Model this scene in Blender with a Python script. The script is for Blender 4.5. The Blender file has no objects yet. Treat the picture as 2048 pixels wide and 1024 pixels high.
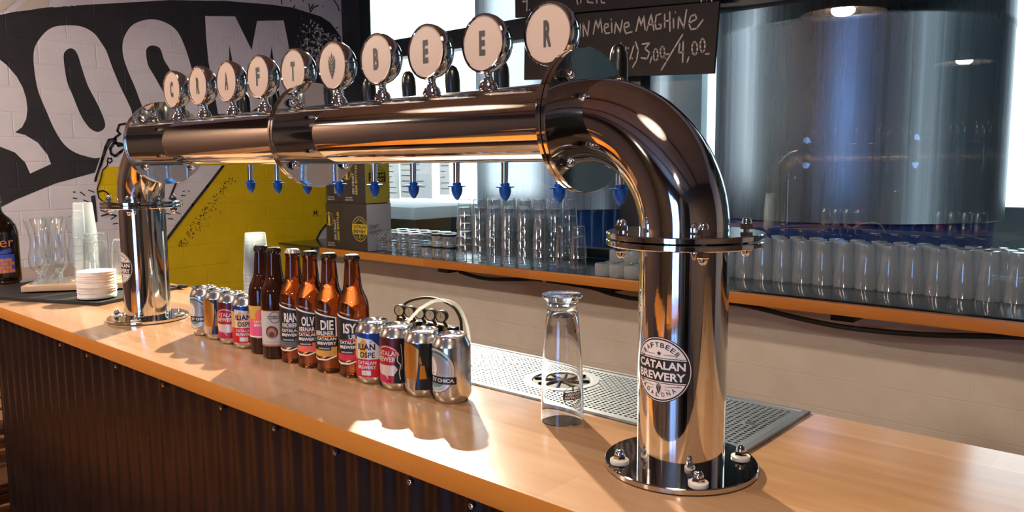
import bpy, bmesh, math, random
from mathutils import Matrix, Vector
from mathutils.geometry import tessellate_polygon
PI=math.pi
random.seed(7)
sc=bpy.context.scene
COL=sc.collection
def lin(h):
    h=h.lstrip('#'); v=[int(h[i:i+2],16)/255 for i in (0,2,4)]
    return tuple(c/12.92 if c<=.04045 else ((c+.055)/1.055)**2.4 for c in v)+(1.,)
# ---------------------------------------------------------------- camera
C0=Vector((.50556,-.90032,.39901)); YAW,PIT,ROL,F=.72773,.11511,-.00798,1576.24
fw=Vector((-math.sin(YAW)*math.cos(PIT),math.cos(YAW)*math.cos(PIT),-math.sin(PIT)))
r=fw.cross(Vector((0,0,1))).normalized(); u=r.cross(fw)
r2=r*math.cos(ROL)+u*math.sin(ROL); u2=u*math.cos(ROL)-r*math.sin(ROL)
cd=bpy.data.cameras.new('camera'); cam=bpy.data.objects.new('camera',cd); COL.objects.link(cam)
cam.matrix_world=Matrix(((r2.x,u2.x,-fw.x,C0.x),(r2.y,u2.y,-fw.y,C0.y),(r2.z,u2.z,-fw.z,C0.z),(0,0,0,1)))
cd.sensor_width=36; cd.lens=F*36/2048; cd.clip_start=.02; cd.clip_end=200
sc.camera=cam
# ---------------------------------------------------------------- world, sun, exposure
w=bpy.data.worlds.new('sky'); sc.world=w; w.use_nodes=True
bg=w.node_tree.nodes['Background']; bg.inputs[0].default_value=(.72,.90,1.0,1); bg.inputs[1].default_value=1.6
def sun(energy,color,direction,angle):
    l=bpy.data.lights.new('sun','SUN'); l.energy=energy; l.color=color; l.angle=angle
    o=bpy.data.objects.new('sun',l); COL.objects.link(o)
    o.rotation_euler=Vector(direction).to_track_quat('-Z','Y').to_euler(); return o
def area(name,loc,direction,sx,sy,power,color):
    l=bpy.data.lights.new(name,'AREA'); l.shape='RECTANGLE'; l.size=sx; l.size_y=sy; l.energy=power; l.color=color
    o=bpy.data.objects.new(name,l); COL.objects.link(o); o.location=loc
    o.rotation_euler=Vector(direction).to_track_quat('-Z','Y').to_euler(); return o
sc.view_settings.view_transform='Standard'; sc.view_settings.look='None'
sc.view_settings.exposure=0.55; sc.view_settings.gamma=1; sc.view_settings.use_curve_mapping=False
cy=sc.cycles
cy.max_bounces=14; cy.transparent_max_bounces=40; cy.transmission_bounces=12; cy.glossy_bounces=6; cy.diffuse_bounces=4
cy.use_denoising=True; cy.caustics_reflective=False; cy.caustics_refractive=False; cy.sample_clamp_indirect=6
# ---------------------------------------------------------------- materials
MATS={}
def pm(name,col,metal=0.,rough=.5,**k):
    if name in MATS: return MATS[name]
    m=bpy.data.materials.new(name); m.use_nodes=True; p=m.node_tree.nodes['Principled BSDF']
    p.inputs['Base Color'].default_value=lin(col) if isinstance(col,str) else col
    p.inputs['Metallic'].default_value=metal; p.inputs['Roughness'].default_value=rough
    for a,b in k.items():
        a=a.replace('_',' ')
        p.inputs[a].default_value=b
    MATS[name]=m; return m
def N(m,t,**k):
    n=m.node_tree.nodes.new(t)
    for a,b in k.items(): setattr(n,a,b)
    return n
def P(m): return m.node_tree.nodes['Principled BSDF']
def L(m,a,b): m.node_tree.links.new(a,b)
def mapped(m,scale=(1,1,1),loc=(0,0,0),rot=(0,0,0),obj=True):
    tc=N(m,'ShaderNodeTexCoord'); mp=N(m,'ShaderNodeMapping')
    mp.inputs['Scale'].default_value=scale; mp.inputs['Location'].default_value=loc; mp.inputs['Rotation'].default_value=rot
    L(m,tc.outputs['Object' if obj else 'Generated'],mp.inputs[0]); return mp.outputs[0]
def ramp(m,fac,stops):
    r_=N(m,'ShaderNodeValToRGB'); L(m,fac,r_.inputs[0])
    e=r_.color_ramp.elements
    while len(e)<len(stops): e.new(.5)
    for el,(p_,c_) in zip(e,stops): el.position=p_; el.color=lin(c_) if isinstance(c_,str) else c_
    return r_.outputs[0]
def noise(m,vec,scale,detail=4,rough=.5):
    n=N(m,'ShaderNodeTexNoise'); n.inputs['Scale'].default_value=scale; n.inputs['Detail'].default_value=detail; n.inputs['Roughness'].default_value=rough
    L(m,vec,n.inputs['Vector']); return n.outputs[0]
def bump(m,h,strength,dist):
    b=N(m,'ShaderNodeBump'); b.inputs['Strength'].default_value=strength; b.inputs['Distance'].default_value=dist
    L(m,h,b.inputs['Height']); L(m,b.outputs[0],P(m).inputs['Normal'])
def varied(name,c1,c2,scale,metal=0,rough=.5,b=0,vs=(1,1,1),**k):
    m=pm(name,c1,metal,rough,**k); v=mapped(m,vs); n=noise(m,v,scale)
    L(m,ramp(m,n,[(.3,c1),(.7,c2)]),P(m).inputs['Base Color'])
    if b: bump(m,n,.5,b)
    return m
def brickpaint(name,c1,c2,axis='x',rough=.75,bs=.45):
    # painted block wall; courses of the same wall run through every paint colour
    m=pm(name,c1,0,rough)
    tc=N(m,'ShaderNodeTexCoord'); sp=N(m,'ShaderNodeSeparateXYZ'); cb=N(m,'ShaderNodeCombineXYZ')
    L(m,tc.outputs['Object'],sp.inputs[0]); L(m,sp.outputs['Y' if axis=='x' else 'X'],cb.inputs[0]); L(m,sp.outputs['Z'],cb.inputs[1])
    br=N(m,'ShaderNodeTexBrick'); L(m,cb.outputs[0],br.inputs['Vector']); br.inputs['Scale'].default_value=1
    br.inputs['Brick Width'].default_value=.24; br.inputs['Row Height'].default_value=.107; br.inputs['Mortar Size'].default_value=.0035; br.inputs['Mortar Smooth'].default_value=.6
    br.inputs['Color1'].default_value=(1,1,1,1); br.inputs['Color2'].default_value=(.9,.9,.9,1); br.inputs['Mortar'].default_value=(0,0,0,1)
    n=noise(m,cb.outputs[0],9,6,.6); n2=noise(m,cb.outputs[0],70,3)
    L(m,ramp(m,n,[(.3,c1),(.7,c2)]),P(m).inputs['Base Color'])
    ad=N(m,'ShaderNodeMath',operation='MULTIPLY_ADD'); L(m,n2,ad.inputs[0]); ad.inputs[1].default_value=.35; L(m,br.outputs[0],ad.inputs[2])
    ad2=N(m,'ShaderNodeMath',operation='MULTIPLY_ADD'); L(m,n,ad2.inputs[0]); ad2.inputs[1].default_value=1.1; L(m,ad.outputs[0],ad2.inputs[2])
    bump(m,ad2.outputs[0],bs,.004); return m
def wood(name,c1,c2,c3,rough,plank=.095,coat=.0,axis=0):
    m=pm(name,c1,0,rough); P(m).inputs['Coat Weight'].default_value=coat; P(m).inputs['Coat Roughness'].default_value=.12
    tc=N(m,'ShaderNodeTexCoord')
    br=N(m,'ShaderNodeTexBrick'); L(m,tc.outputs['Object'],br.inputs['Vector']); br.inputs['Scale'].default_value=1
    br.inputs['Brick Width'].default_value=.62; br.inputs['Row Height'].default_value=plank; br.inputs['Mortar Size'].default_value=0; br.offset=.37
    br.inputs['Color1'].default_value=(0,0,0,1); br.inputs['Color2'].default_value=(1,1,1,1)
    mp=N(m,'ShaderNodeMapping'); mp.inputs['Scale'].default_value=(1.2,22,22); L(m,tc.outputs['Object'],mp.inputs[0])
    g=noise(m,mp.outputs[0],2.2,6,.6)
    mx=N(m,'ShaderNodeMath',operation='MULTIPLY_ADD'); L(m,br.outputs[0],mx.inputs[0]); mx.inputs[1].default_value=.42; 
    h=N(m,'ShaderNodeMath',operation='MULTIPLY'); L(m,g,h.inputs[0]); h.inputs[1].default_value=.62; L(m,h.outputs[0],mx.inputs[2])
    L(m,ramp(m,mx.outputs[0],[(.2,c1),(.5,c2),(.85,c3)]),P(m).inputs['Base Color'])
    sm=noise(m,tc.outputs['Object'],5,3); rr=N(m,'ShaderNodeMapRange'); L(m,sm,rr.inputs[0]); rr.inputs[3].default_value=rough*.7; rr.inputs[4].default_value=rough*1.35; L(m,rr.outputs[0],P(m).inputs['Roughness'])
    return m
def thin_glass(name,tint=(1,1,1,1),rough=.02,ior=1.5,extra=0.,milk=0.,edge=4.):
    m=bpy.data.materials.new(name); m.use_nodes=True; nt=m.node_tree; nt.nodes.remove(P(m))
    out=nt.nodes['Material Output']; tr=N(m,'ShaderNodeBsdfTransparent'); gl=N(m,'ShaderNodeBsdfGlossy'); mx=N(m,'ShaderNodeMixShader'); fr=N(m,'ShaderNodeLayerWeight'); fr.inputs[0].default_value=.5; f0=((ior-1)/(ior+1))**2
    tr.inputs[0].default_value=tint; gl.inputs['Roughness'].default_value=rough; 
    pw_=N(m,'ShaderNodeMath',operation='POWER'); L(m,fr.outputs['Facing'],pw_.inputs[0]); pw_.inputs[1].default_value=edge
    ad=N(m,'ShaderNodeMath',operation='MULTIPLY_ADD',use_clamp=True); L(m,pw_.outputs[0],ad.inputs[0]); ad.inputs[1].default_value=1-f0-extra; ad.inputs[2].default_value=f0+extra
    L(m,ad.outputs[0],mx.inputs[0]); L(m,tr.outputs[0],mx.inputs[1]); L(m,gl.outputs[0],mx.inputs[2])
    if milk:
        d=N(m,'ShaderNodeBsdfTranslucent'); d.inputs[0].default_value=(.85,.9,.92,1); d2=N(m,'ShaderNodeBsdfDiffuse'); d2.inputs[0].default_value=(.85,.9,.92,1)
        a=N(m,'ShaderNodeMixShader'); a.inputs[0].default_value=.5; L(m,d.outputs[0],a.inputs[1]); L(m,d2.outputs[0],a.inputs[2])
        b=N(m,'ShaderNodeMixShader'); b.inputs[0].default_value=milk; L(m,mx.outputs[0],b.inputs[1]); L(m,a.outputs[0],b.inputs[2]); L(m,b.outputs[0],out.inputs[0])
    else: L(m,mx.outputs[0],out.inputs[0])
    MATS[name]=m; return m
def emis(name,col,s):
    m=pm(name,col,0,.5); P(m).inputs['Emission Color'].default_value=lin(col); P(m).inputs['Emission Strength'].default_value=s; return m
chrome=pm('polished_steel',(.74,.71,.67,1),1,.055)
_n=noise(chrome,mapped(chrome,(1,1,1)),38,3); bump(chrome,_n,.02,.004)
chromeb=pm('bright_chrome',(.82,.82,.83,1),1,.04)
steel=pm('brushed_steel',(.55,.58,.60,1),1,.28)
traym=pm('tray_steel',(.55,.58,.61,1),1,.36)
tank_m=pm('tank_steel',(.42,.44,.47,1),1,.25,Anisotropic=.7)
_t=N(tank_m,'ShaderNodeTangent',direction_type='RADIAL',axis='Z'); L(tank_m,_t.outputs[0],P(tank_m).inputs['Tangent'])
_n=noise(tank_m,mapped(tank_m,(9,9,.15)),3,4); _r=N(tank_m,'ShaderNodeMapRange'); L(tank_m,_n,_r.inputs[0]); _r.inputs[3].default_value=.18; _r.inputs[4].default_value=.38; L(tank_m,_r.outputs[0],P(tank_m).inputs['Roughness']); bump(tank_m,_n,.05,.02)
counter_m=wood('varnished_beech','#8f6a4a','#a27d5d','#b29072',.2,.095,.35)
edge_m=wood('oiled_beech_edge','#b36a26','#c0762c','#c98234',.38,.2)
board_m=wood('pale_beech','#c09a78','#cfab88','#d8b898',.5,.05)
white_m=brickpaint('white_wall_paint','#eae6ea','#e0dce0')
black_m=brickpaint('black_wall_paint','#26252a','#312f35',rough=.6)
yellow_m=brickpaint('yellow_wall_paint','#f0cc00','#e4c000',rough=.6)
cream_m=brickpaint('cream_wall_paint','#e2d9ce','#d9cec2',axis='y',bs=.3)
blk=pm('black_plastic','#0c0c0d',0,.28)
blkr=pm('black_rubber','#131314',0,.55)
frame_m=varied('dark_window_frame','#14171a','#1c2024',12,0,.4)
ink=pm('black_ink','#16120f',0,.5)
cap_blue=pm('blue_plastic','#0e6fc4',0,.32)
face_m=pm('cream_medallion_face','#b59d8c',0,.4,Coat_Weight=.2)
washer_m=pm('white_nylon','#d8d0c4',0,.5)
sticker_m=pm('sticker_cream','#ddd0c6',0,.4)
panel_m=varied('dark_corrugated_steel','#271b17','#33241e',14,.55,.34)
shelf_top=varied('glossy_black_shelf_top','#1e2326','#262c30',8,0,.12)
glass_m=pm('clear_glass',(1,1,1,1),0,.0,Transmission_Weight=1.0,IOR=1.47)
tg=thin_glass('thin_clear_glass',(.955,.98,.99,1),.05,1.5,.07,.03,2.6)
tgf=thin_glass('frosted_plastic_cup',(.95,.97,.97,1),.15,1.45,.04,.28)
tgr=thin_glass('thick_glass_base',(.88,.94,.96,1),.08,1.5,.3,.16,2.5)
tgs=thin_glass('hazy_clear_glass',(.96,.985,1,1),.07,1.5,.10,.28,2.0)
tgq=thin_glass('frosted_tumbler_glass',(.93,.98,.98,1),.1,1.5,.15,.45,2.0)
pane_m=thin_glass('window_pane_glass',(.93,.97,.98,1),.0,1.6,.035)
# ---------------------------------------------------------------- mesh tools
class M:
    def __init__(s): s.bm=bmesh.new(); s.mats=[]; s.flat=set()
    def mi(s,m):
        if m not in s.mats: s.mats.append(m)
        return s.mats.index(m)
    def add(s,vs,fs,m,T=None):
        T=T or Matrix(); bv=[s.bm.verts.new(T@Vector(v)) for v in vs]; k=s.mi(m)
        for f in fs:
            try: s.bm.faces.new([bv[i] for i in f]).material_index=k
            except ValueError: pass
        return s
    def lathe(s,prof,m,seg=32,T=None,mz=None):
        vs=[];fs=[];rings=[]
        for (rr,z) in prof:
            if rr<1e-6: rings.append([len(vs)]); vs.append((0,0,z))
            else:
                rings.append(list(range(len(vs),len(vs)+seg)))
                vs+=[(rr*math.cos(2*PI*i/seg),rr*math.sin(2*PI*i/seg),z) for i in range(seg)]
        for a,b in zip(rings,rings[1:]):
            for i in range(seg):
                j=(i+1)%seg
                if len(a)==1 and len(b)==1: continue
                if len(a)==1: fs.append((a[0],b[j],b[i]))
                elif len(b)==1: fs.append((a[i],a[j],b[0]))
                else: fs.append((a[i],a[j],b[j],b[i]))
        return s.add(vs,fs,m,T)
    def box(s,c,d,m,T=None,bev=0.):
        x,y,z=[q/2 for q in d]; b=bmesh.new(); bmesh.ops.create_cube(b,size=1)
        for v in b.verts: v.co=Vector((v.co.x*d[0]+c[0],v.co.y*d[1]+c[1],v.co.z*d[2]+c[2]))
        if bev: bmesh.ops.bevel(b,geom=list(b.edges),offset=bev,segments=2,profile=.7,affect='EDGES')
        b.verts.index_update(); s.add([v.co.copy() for v in b.verts],[[v.index for v in f.verts] for f in b.faces],m,T); b.free(); return s
    def b2(s,x0,x1,y0,y1,z0,z1,m,bev=0.,T=None): return s.box(((x0+x1)/2,(y0+y1)/2,(z0+z1)/2),(x1-x0,y1-y0,z1-z0),m,T,bev)
    def tube(s,path,rad,m,seg=10,T=None,cap=True):
        path=[Vector(q) for q in path]; vs=[];n=len(path)
        rad=rad if isinstance(rad,(list,tuple)) else [rad]*n
        d0=(path[1]-path[0]).normalized(); up=Vector((0,0,1)) if abs(d0.z)<.9 else Vector((1,0,0)); a=d0.cross(up).normalized()
        for i,q in enumerate(path):
            d=(path[min(i+1,n-1)]-path[max(i-1,0)]).normalized(); a=(a-d*a.dot(d)).normalized(); b=d.cross(a)
            vs+=[q+(a*math.cos(2*PI*k/seg)+b*math.sin(2*PI*k/seg))*rad[i] for k in range(seg)]
        fs=[(i*seg+k,i*seg+(k+1)%seg,(i+1)*seg+(k+1)%seg,(i+1)*seg+k) for i in range(n-1) for k in range(seg)]
        if cap: fs+=[tuple(range(seg-1,-1,-1)),tuple(range((n-1)*seg,n*seg))]
        return s.add(vs,fs,m,T)
    def prism(s,poly,z0,z1,m,T=None):
        n=len(poly); vs=[(x,y,z0) for x,y in poly]+[(x,y,z1) for x,y in poly]
        tr=tessellate_polygon([[Vector((x,y,0)) for x,y in poly]])
        fs=[(i,(i+1)%n,n+(i+1)%n,n+i) for i in range(n)]+[tuple(t) for t in tr]+[tuple(n+i for i in t) for t in tr]
        return s.add(vs,fs,m,T)
    def build(s,name,parent=None,shift=None,ang=32,recalc=True,**props):
        if shift is not None: bmesh.ops.translate(s.bm,verts=s.bm.verts,vec=-Vector(shift))
        if recalc: bmesh.ops.recalc_face_normals(s.bm,faces=s.bm.faces)
        me=bpy.data.meshes.new(name); s.bm.to_mesh(me); s.bm.free()
        for m in s.mats: me.materials.append(m)
        me.polygons.foreach_set('use_smooth',[True]*len(me.polygons)); me.set_sharp_from_angle(angle=math.radians(ang))
        o=bpy.data.objects.new(name,me); COL.objects.link(o); o.parent=parent
        for k,v in props.items(): o[k]=v
        return o
def T3(x=0,y=0,z=0,rx=0,ry=0,rz=0): return Matrix.Translation((x,y,z))@Matrix.Rotation(rz,4,'Z')@Matrix.Rotation(ry,4,'Y')@Matrix.Rotation(rx,4,'X')
def thing(name,loc,label,cat,group=None,rz=0):
    o=bpy.data.objects.new(name,None); COL.objects.link(o); o.empty_display_size=.05; o.location=loc; o.rotation_euler=(0,0,rz)
    o['label']=label; o['category']=cat
    if group: o['group']=group
    return o
def tag(o,label,cat,group=None):
    o['label']=label; o['category']=cat
    if group: o['group']=group
    return o
def dup(root,loc,rz=0,label=None,group=None):
    o=root.copy(); COL.objects.link(o); o.location=loc; o.rotation_euler=(0,0,rz)
    if label: o['label']=label
    if group: o['group']=group
    for ch in root.children:
        c=ch.copy(); COL.objects.link(c); c.parent=o
        for g in ch.children:
            d=g.copy(); COL.objects.link(d); d.parent=c
    return o
def struct(mm,name,**k): return mm.build(name,kind='structure',**k)
# text outlines, cached
_tc={}
def text_mesh(body,bold=0.):
    k=(body,bold)
    if k not in _tc:
        c=bpy.data.curves.new('t','FONT'); c.body=body; c.size=1; c.offset=bold; c.resolution_u=3; c.fill_mode='FRONT'
        o=bpy.data.objects.new('t',c); COL.objects.link(o); bpy.context.view_layer.update()
        me=o.evaluated_get(bpy.context.evaluated_depsgraph_get()).to_mesh()
        vs=[tuple(v.co[:2]) for v in me.vertices]; fs=[tuple(p.vertices) for p in me.polygons]
        bpy.data.objects.remove(o); bpy.data.curves.remove(c); _tc[k]=(vs,fs)
    return _tc[k]
class D:
    """flat artwork in layers, in (s,z) metres, wrapped on a surface when built"""
    def __init__(s): s.it=[]
    def poly(s,loops,m,lay=0):
        if loops and not isinstance(loops[0][0],(tuple,list)): loops=[loops]
        flat=[q for l in loops for q in l]
        tr=tessellate_polygon([[Vector((q[0],q[1],0)) for q in l] for l in loops])
        s.it.append((flat,[tuple(t) for t in tr],m,lay)); return s
    def rect(s,x0,x1,z0,z1,m,lay=0): return s.poly([(x0,z0),(x1,z0),(x1,z1),(x0,z1)],m,lay)
    def disc(s,cx,cz,rx,m,lay=0,rz=None,n=40,hole=0,a0=0,a1=2*PI):
        rz=rz or rx
        pts=lambda k:[(cx+rx*k*math.cos(a0+(a1-a0)*i/n),cz+rz*k*math.sin(a0+(a1-a0)*i/n)) for i in range(n+(a1-a0<6.2))]
        if hole:
            if a1-a0<6.2: return s.poly(pts(1)+pts(hole)[::-1],m,lay)
            return s.poly([pts(1),pts(hole)[::-1]],m,lay)
        return s.poly(pts(1),m,lay)
    def text(s,body,cx,cz,h,m,lay=1,w=None,bold=.02,rot=0.,mirror=False,shear=0.):
        vs,fs=text_mesh(body,bold)
        xs=[v[0] for v in vs]; ys=[v[1] for v in vs]; H=max(ys)-min(ys); W=max(xs)-min(xs); sy=h/H; sx=(w/W) if w else sy
        mx,my=(max(xs)+min(xs))/2,(max(ys)+min(ys))/2; c,sn=math.cos(rot),math.sin(rot); out=[]
        for x,y in vs:
            a,b=(x-mx)*sx,(y-my)*sy; a+=shear*b
            if mirror: a=-a
            out.append((cx+a*c-b*sn,cz+a*sn+b*c))
        s.it.append((out,fs,m,lay)); return s
    def arc(s,body,cx,cz,R,a0,a1,h,m,lay=1,flip=False,bold=.02):
        n=len(body)
        for i,ch in enumerate(body):
            if ch==' ': continue
            a=a0+(a1-a0)*(i/(n-1)); w=h*(.35 if ch in 'I.' else .85)
            hh=h if ch!='.' else h*.25
            s.text(ch,cx+R*math.cos(a),cz+R*math.sin(a),hh,m,lay,w=w if ch!='.' else hh,bold=bold,rot=(a-PI/2) if not flip else (a+PI/2))
        return s
    def stroke(s,pts,wd,m,lay=1):
        for (x0,y0),(x1,y1) in zip(pts,pts[1:]):
            dx,dy=x1-x0,y1-y0; l=math.hypot(dx,dy) or 1e-6; nx,ny=-dy/l*wd/2,dx/l*wd/2
            s.it.append(([(x0+nx,y0+ny),(x1+nx,y1+ny),(x1-nx,y1-ny),(x0-nx,y0-ny)],[(0,1,2,3)],m,lay))
        for (x,y) in pts:
            s.it.append(([(x+wd/2*math.cos(k*PI/3),y+wd/2*math.sin(k*PI/3)) for k in range(6)],[tuple(range(6))],m,lay))
        return s
    def build(s,mm,fn,step=None,off=.00012,base=.0002):
        for vs,fs,m,lay in s.it:
            if step:
                b=bmesh.new(); bv=[b.verts.new((x,y,0)) for x,y in vs]
                for f in fs:
                    try: b.faces.new([bv[i] for i in f])
                    except ValueError: pass
                x0=min(v[0] for v in vs); x1=max(v[0] for v in vs); k=math.ceil(x0/step)
                while k*step<x1:
                    bmesh.ops.bisect_plane(b,geom=list(b.verts)+list(b.edges)+list(b.faces),plane_co=(k*step,0,0),plane_no=(1,0,0)); k+=1
                b.verts.index_update(); mm.add([fn(v.co.x,v.co.y,base+off*lay) for v in b.verts],[[v.index for v in f.verts] for f in b.faces],m); b.free()
            else: mm.add([fn(x,y,base+off*lay) for x,y in vs],fs,m)
        return mm
def cyl(cx,cyy,rad,th0=0.):
    return lambda s,z,o:(cx+(rad+o)*math.sin(s/rad+th0),cyy-(rad+o)*math.cos(s/rad+th0),z)
def hop(d,cx,cz,h,m,lay,paper=None):
    # hop cone: rows of leaf scales
    w=h*.46
    if paper: d.disc(cx,cz,w*.62,paper,lay-1,rz=h*.5,n=20)
    for i in range(6):
        z=cz+h*(.30-.13*i); ww=w*[.75,1,1,.92,.72,.4][i]/2; t=h*.085
        for sg in (-1,1):
            d.poly([(cx,z-t*1.3),(cx+sg*ww*.5,z),(cx+sg*ww,z+t*1.1),(cx+sg*ww*.98,z-t*.2),(cx+sg*ww*.5,z-t*1.4),(cx,z-t*2.3)],m,lay)
    d.disc(cx,cz+h*.36,w*.13,m,lay,rz=h*.09,n=10); d.rect(cx-h*.012,cx+h*.012,cz+h*.42,cz+h*.52,m,lay)
def round_logo(d,cx,cz,R,paper,dark,lay=0,full=True):
    d.disc(cx,cz,R,dark,lay,n=64); d.disc(cx,cz,R*.975,paper,lay+1,n=64)
    d.disc(cx,cz,R*.95,dark,lay+2,hole=.955,n=64)
    zt,zb=.32*R,-.36*R; q=.985
    def band(z0,z1,m,l,k=.93):
        a0=math.asin(z0/(R*k)); a1=math.asin(z1/(R*k)); n=8
        pts=[(cx+R*k*math.cos(a0+(a1-a0)*i/n),cz+R*k*math.sin(a0+(a1-a0)*i/n)) for i in range(n+1)]
        d.poly(pts+[(2*cx-x,z) for x,z in pts[::-1]],m,l)
    band(zb,zt,dark,lay+3)
    for z in (zt+.035*R,zb-.05*R): d.rect(cx-.84*R,cx+.84*R,cz+z,cz+z+.018*R,dark,lay+3)
    d.text('CATALAN',cx,cz+.145*R,.25*R,paper,lay+4,w=1.62*R,bold=.03)
    d.text('BREWERY',cx,cz-.19*R,.25*R,paper,lay+4,w=1.62*R,bold=.03)
    if full:
        d.arc('CRAFTBEER.',cx,cz,.76*R,math.radians(150),math.radians(28),.15*R,dark,lay+4,bold=.01)
        d.arc('BADALONA.',cx,cz,.76*R,math.radians(212),math.radians(322),.13*R,dark,lay+4,flip=True,bold=.01)
        st=[(cx+.09*R*(1 if k%2==0 else .4)*math.cos(PI/2+k*PI/5),cz+.5*R+.09*R*(1 if k%2==0 else .4)*math.sin(PI/2+k*PI/5)) for k in range(10)]
        d.poly(st,dark,lay+4)
        for sg in (-1,1):
            d.stroke([(cx+sg*.15*R,cz+.47*R),(cx+sg*.55*R,cz+.47*R)],.012*R,dark,lay+4)
            d.stroke([(cx+sg*.18*R,cz-.5*R),(cx+sg*.7*R,cz-.47*R)],.012*R,dark,lay+4)
            d.stroke([(cx+sg*.2*R,cz-.58*R),(cx+sg*.35*R,cz-.6*R)],.012*R,dark,lay+4)
        hop(d,cx,cz-.56*R,.34*R,dark,lay+6,paper)
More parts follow.
